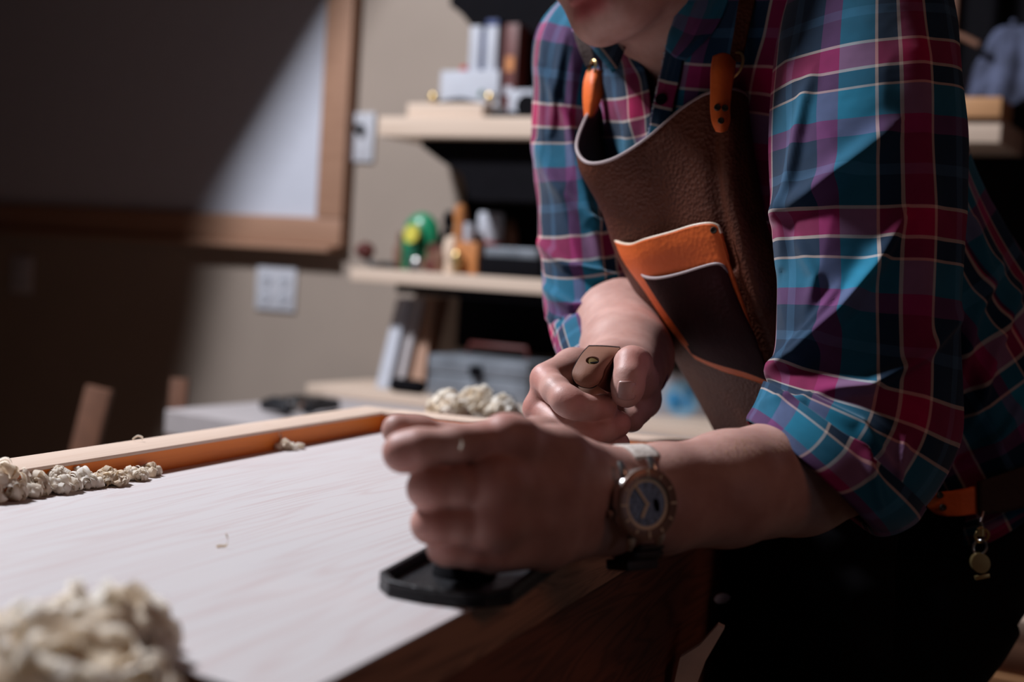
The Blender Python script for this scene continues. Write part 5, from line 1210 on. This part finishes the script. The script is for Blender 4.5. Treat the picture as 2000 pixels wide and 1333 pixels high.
# folded-under side, seen dark along the right edge
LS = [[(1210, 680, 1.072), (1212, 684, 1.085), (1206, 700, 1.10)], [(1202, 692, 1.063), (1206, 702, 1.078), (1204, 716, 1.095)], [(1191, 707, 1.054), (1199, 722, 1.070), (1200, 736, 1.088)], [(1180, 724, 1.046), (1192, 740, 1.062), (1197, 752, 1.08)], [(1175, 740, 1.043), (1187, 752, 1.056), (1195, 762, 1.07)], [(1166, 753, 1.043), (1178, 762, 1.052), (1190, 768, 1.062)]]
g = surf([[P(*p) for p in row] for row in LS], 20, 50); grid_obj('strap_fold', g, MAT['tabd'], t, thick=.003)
g = surf([[P(x, y, d + .012) for x, y, d in row] for row in LT], 30, 40); grid_obj('strap_lining', g, MAT['blackm'], t, thick=.002)
sn = camdir(.1, .62, .78); sc2 = P(1160, 710, 1.0470)
m = MB(); m.lathe(sc2, sn, [(.0056, -.001), (.0056, .0002), (.0044, .0006), (0, .0007)], 24); m.build('stud', MAT['brass'], t)
m = MB(); m.box(sc2 + sn * .0008, camdir(1, .1, 0), sn, np.cross(camdir(1, .1, 0), sn), .0042, .0003, .0006); m.build('stud_slot', MAT['blackm'], t)

# ------------------------------------------------------------------ wood shavings
def curl(rr, c, size, turns, width, updir, mbx):
    """one thin ribbon of wood rolled into a helix"""
    ax_ = np.array([rr.gauss(0, 1), rr.gauss(0, 1), rr.gauss(0, .6)]); ax_ /= np.linalg.norm(ax_)
    e1 = np.cross(ax_, [.3, .2, .9]); e1 /= np.linalg.norm(e1); e2 = np.cross(ax_, e1)
    n = int(15 * turns) + 4; V_ = []; ph = rr.uniform(0, 6.28); pitch = rr.uniform(.1, .55) * size; r1 = rr.uniform(.5, 1.0)
    for k in range(n):
        f = k / (n - 1); a = ph + f * turns * 2 * math.pi; r = size * (1 - (1 - r1) * f) * (1 + .06 * math.sin(a * 3))
        p = c + (e1 * math.cos(a) + e2 * math.sin(a)) * r + ax_ * pitch * (f - .5) * turns
        w = width * (.55 + .45 * math.sin(math.pi * min(1, max(0, f * .96 + .02))))
        V_ += [p - ax_ * w / 2, p + ax_ * w / 2]
    mn = min(v[2] for v in V_)
    mbx.add(V_, [(2 * k, 2 * k + 1, 2 * k + 3, 2 * k + 2) for k in range(n - 1)])
def pile(name, seed, blobs, label, zfloor=TZ):
    """blobs: (centre xy world, radius, height, count, size range)"""
    rr = random.Random(seed); m = MB()
    for (c, rad, hgt, cnt, s0, s1) in blobs:
        for k in range(cnt):
            a = rr.uniform(0, 6.28); q = math.sqrt(rr.random()); x = c[0] + math.cos(a) * q * rad; y = c[1] + math.sin(a) * q * rad
            sz = rr.uniform(s0, s1); top = hgt * (1 - q * q) ** .6
            z = zfloor + sz * .9 + rr.random() ** .7 * max(0, top - sz)
            curl(rr, np.array([x, y, z]), sz, rr.uniform(1.0, 2.6), sz * rr.uniform(.7, 1.5), UP, m)
    m.v = [(x, y, max(z, zfloor + .0004)) for x, y, z in m.v]
    o = m.build(name, MAT['shaving'], None, True, 80)
    return tag(o, label, 'wood shavings', kind='stuff')
def gq(px, py): return G(px, py, TZ)
pile('wood_shavings', 1, [(gq(20, 1325), .028, .026, 60, .004, .010), (gq(100, 1330), .028, .032, 70, .004, .010), (gq(180, 1310), .022, .034, 55, .004, .009), (gq(250, 1290), .014, .028, 36, .004, .009), (gq(290, 1262), .007, .020, 10, .003, .007), (gq(60, 1380), .04, .03, 60, .005, .011), (gq(180, 1390), .030, .026, 40, .005, .010)],
     'large blurred heap of curled pine shavings at the near left corner of the board')
pile('wood_shavings', 2, [(gq(-10, 975), .018, .024, 100, .0025, .006), (gq(50, 966), .016, .016, 100, .0025, .0055), (gq(110, 960), .015, .015, 90, .0025, .0055), (gq(160, 952), .012, .012, 70, .002, .005), (gq(215, 948), .012, .011, 100, .0014, .004), (gq(262, 938), .009, .009, 60, .0018, .004), (gq(290, 930), .008, .008, 35, .0018, .004)],
     'row of curled shavings along the rail at the left side of the board')
pile('wood_shavings', 3, [(gq(870, 838), .022, .040, 90, .004, .009), (gq(925, 836), .026, .046, 120, .004, .009), (gq(972, 840), .022, .038, 90, .004, .009)],
     'clump of curled shavings on the board behind the near fist')
pile('wood_shavings', 4, [(gq(552, 880), .005, .008, 12, .002, .004), (gq(572, 878), .010, .005, 22, .0015, .003), (gq(538, 876), .003, .018, 10, .0025, .004)],
     'small scatter of shavings against the middle of the rail')
def ribbon(name, pts, w, label, grp=None):
    c = catmull([np.asarray(p) for p in pts], 24); g = np.stack([c - UP * w / 2, c + UP * w / 2], 1)
    o = grid_obj(name, g, MAT['shaving'], None, thick=.0002); return tag(o, label, 'wood shaving', grp)
q = gq(439, 1072)
ribbon('wood_shaving', [q + np.array([-.005, 0, .001]), q + np.array([-.002, .001, .0012]), q + np.array([.001, 0, .002]), q + np.array([.0015, 0, .006]), q + np.array([0, .001, .0085])], .0016, 'single tiny curled shaving alone on the middle of the board')
q = G(268, 862, TZ + RH + .0005)
ribbon('wood_shaving', [q + np.array([-.004, 0, .001]), q + np.array([0, .0, .004]), q + np.array([.004, .001, .003]), q + np.array([.003, .002, .0012])], .0018, 'single tiny shaving lying on top of the pale rail')
fr_ = P(900, 862, .722)
ribbon('wood_shaving', [fr_, fr_ + UP * -.002 + B2 * .0012, fr_ + UP * -.004 - B2 * .0004], .0022, 'pale flake of wood stuck on the back of the near fist')
# hairs on the forearm of the near arm
rr = random.Random(8); m = MB()
cand = np.where(True, 1, 1)
X = 1000 + FPX * ((bv - CAM) @ _R) / ((bv - CAM) @ _F); Y = 666.5 - FPX * ((bv - CAM) @ _U) / ((bv - CAM) @ _F)
sel = np.where((X > 1310) & (X < 1640) & (Y > 805) & (Y < 1000))[0]
e1_ = bv[bf[:, 1]] - bv[bf[:, 0]]; e2_ = bv[bf[:, 3]] - bv[bf[:, 0]]; fn = np.cross(e1_, e2_); fn /= np.linalg.norm(fn, axis=1, keepdims=True) + 1e-12
vn = np.zeros_like(bv)
for k in range(4): np.add.at(vn, bf[:, k], fn)
vn /= np.linalg.norm(vn, axis=1, keepdims=True) + 1e-12
for k in range(6000):
    i = sel[rr.randrange(len(sel))]; p = bv[i]; nn = vn[i]
    if Y[i] > 900 - (X[i] - 1300) * .08: continue
    if X[i] < 1400 and rr.random() < .8: continue
    d_ = camdir(-.25 + rr.uniform(-.3, .3), -.8, 0) * .8 + nn * .55; d_ = d_ / np.linalg.norm(d_); L_ = rr.uniform(.003, .0065)
    sd = np.cross(d_, nn); sd /= np.linalg.norm(sd) + 1e-9; w = .00009
    q1 = p + d_ * L_ * .5 + nn * .0004; q2 = p + d_ * L_ - nn * .0002
    m.add([p - sd * w, p + sd * w, q1 + sd * w, q1 - sd * w, q2], [(0, 1, 2, 3), (3, 2, 4)])
h_ = m.build('arm_hair', MAT['ahair'], person); h_['kind'] = 'stuff'
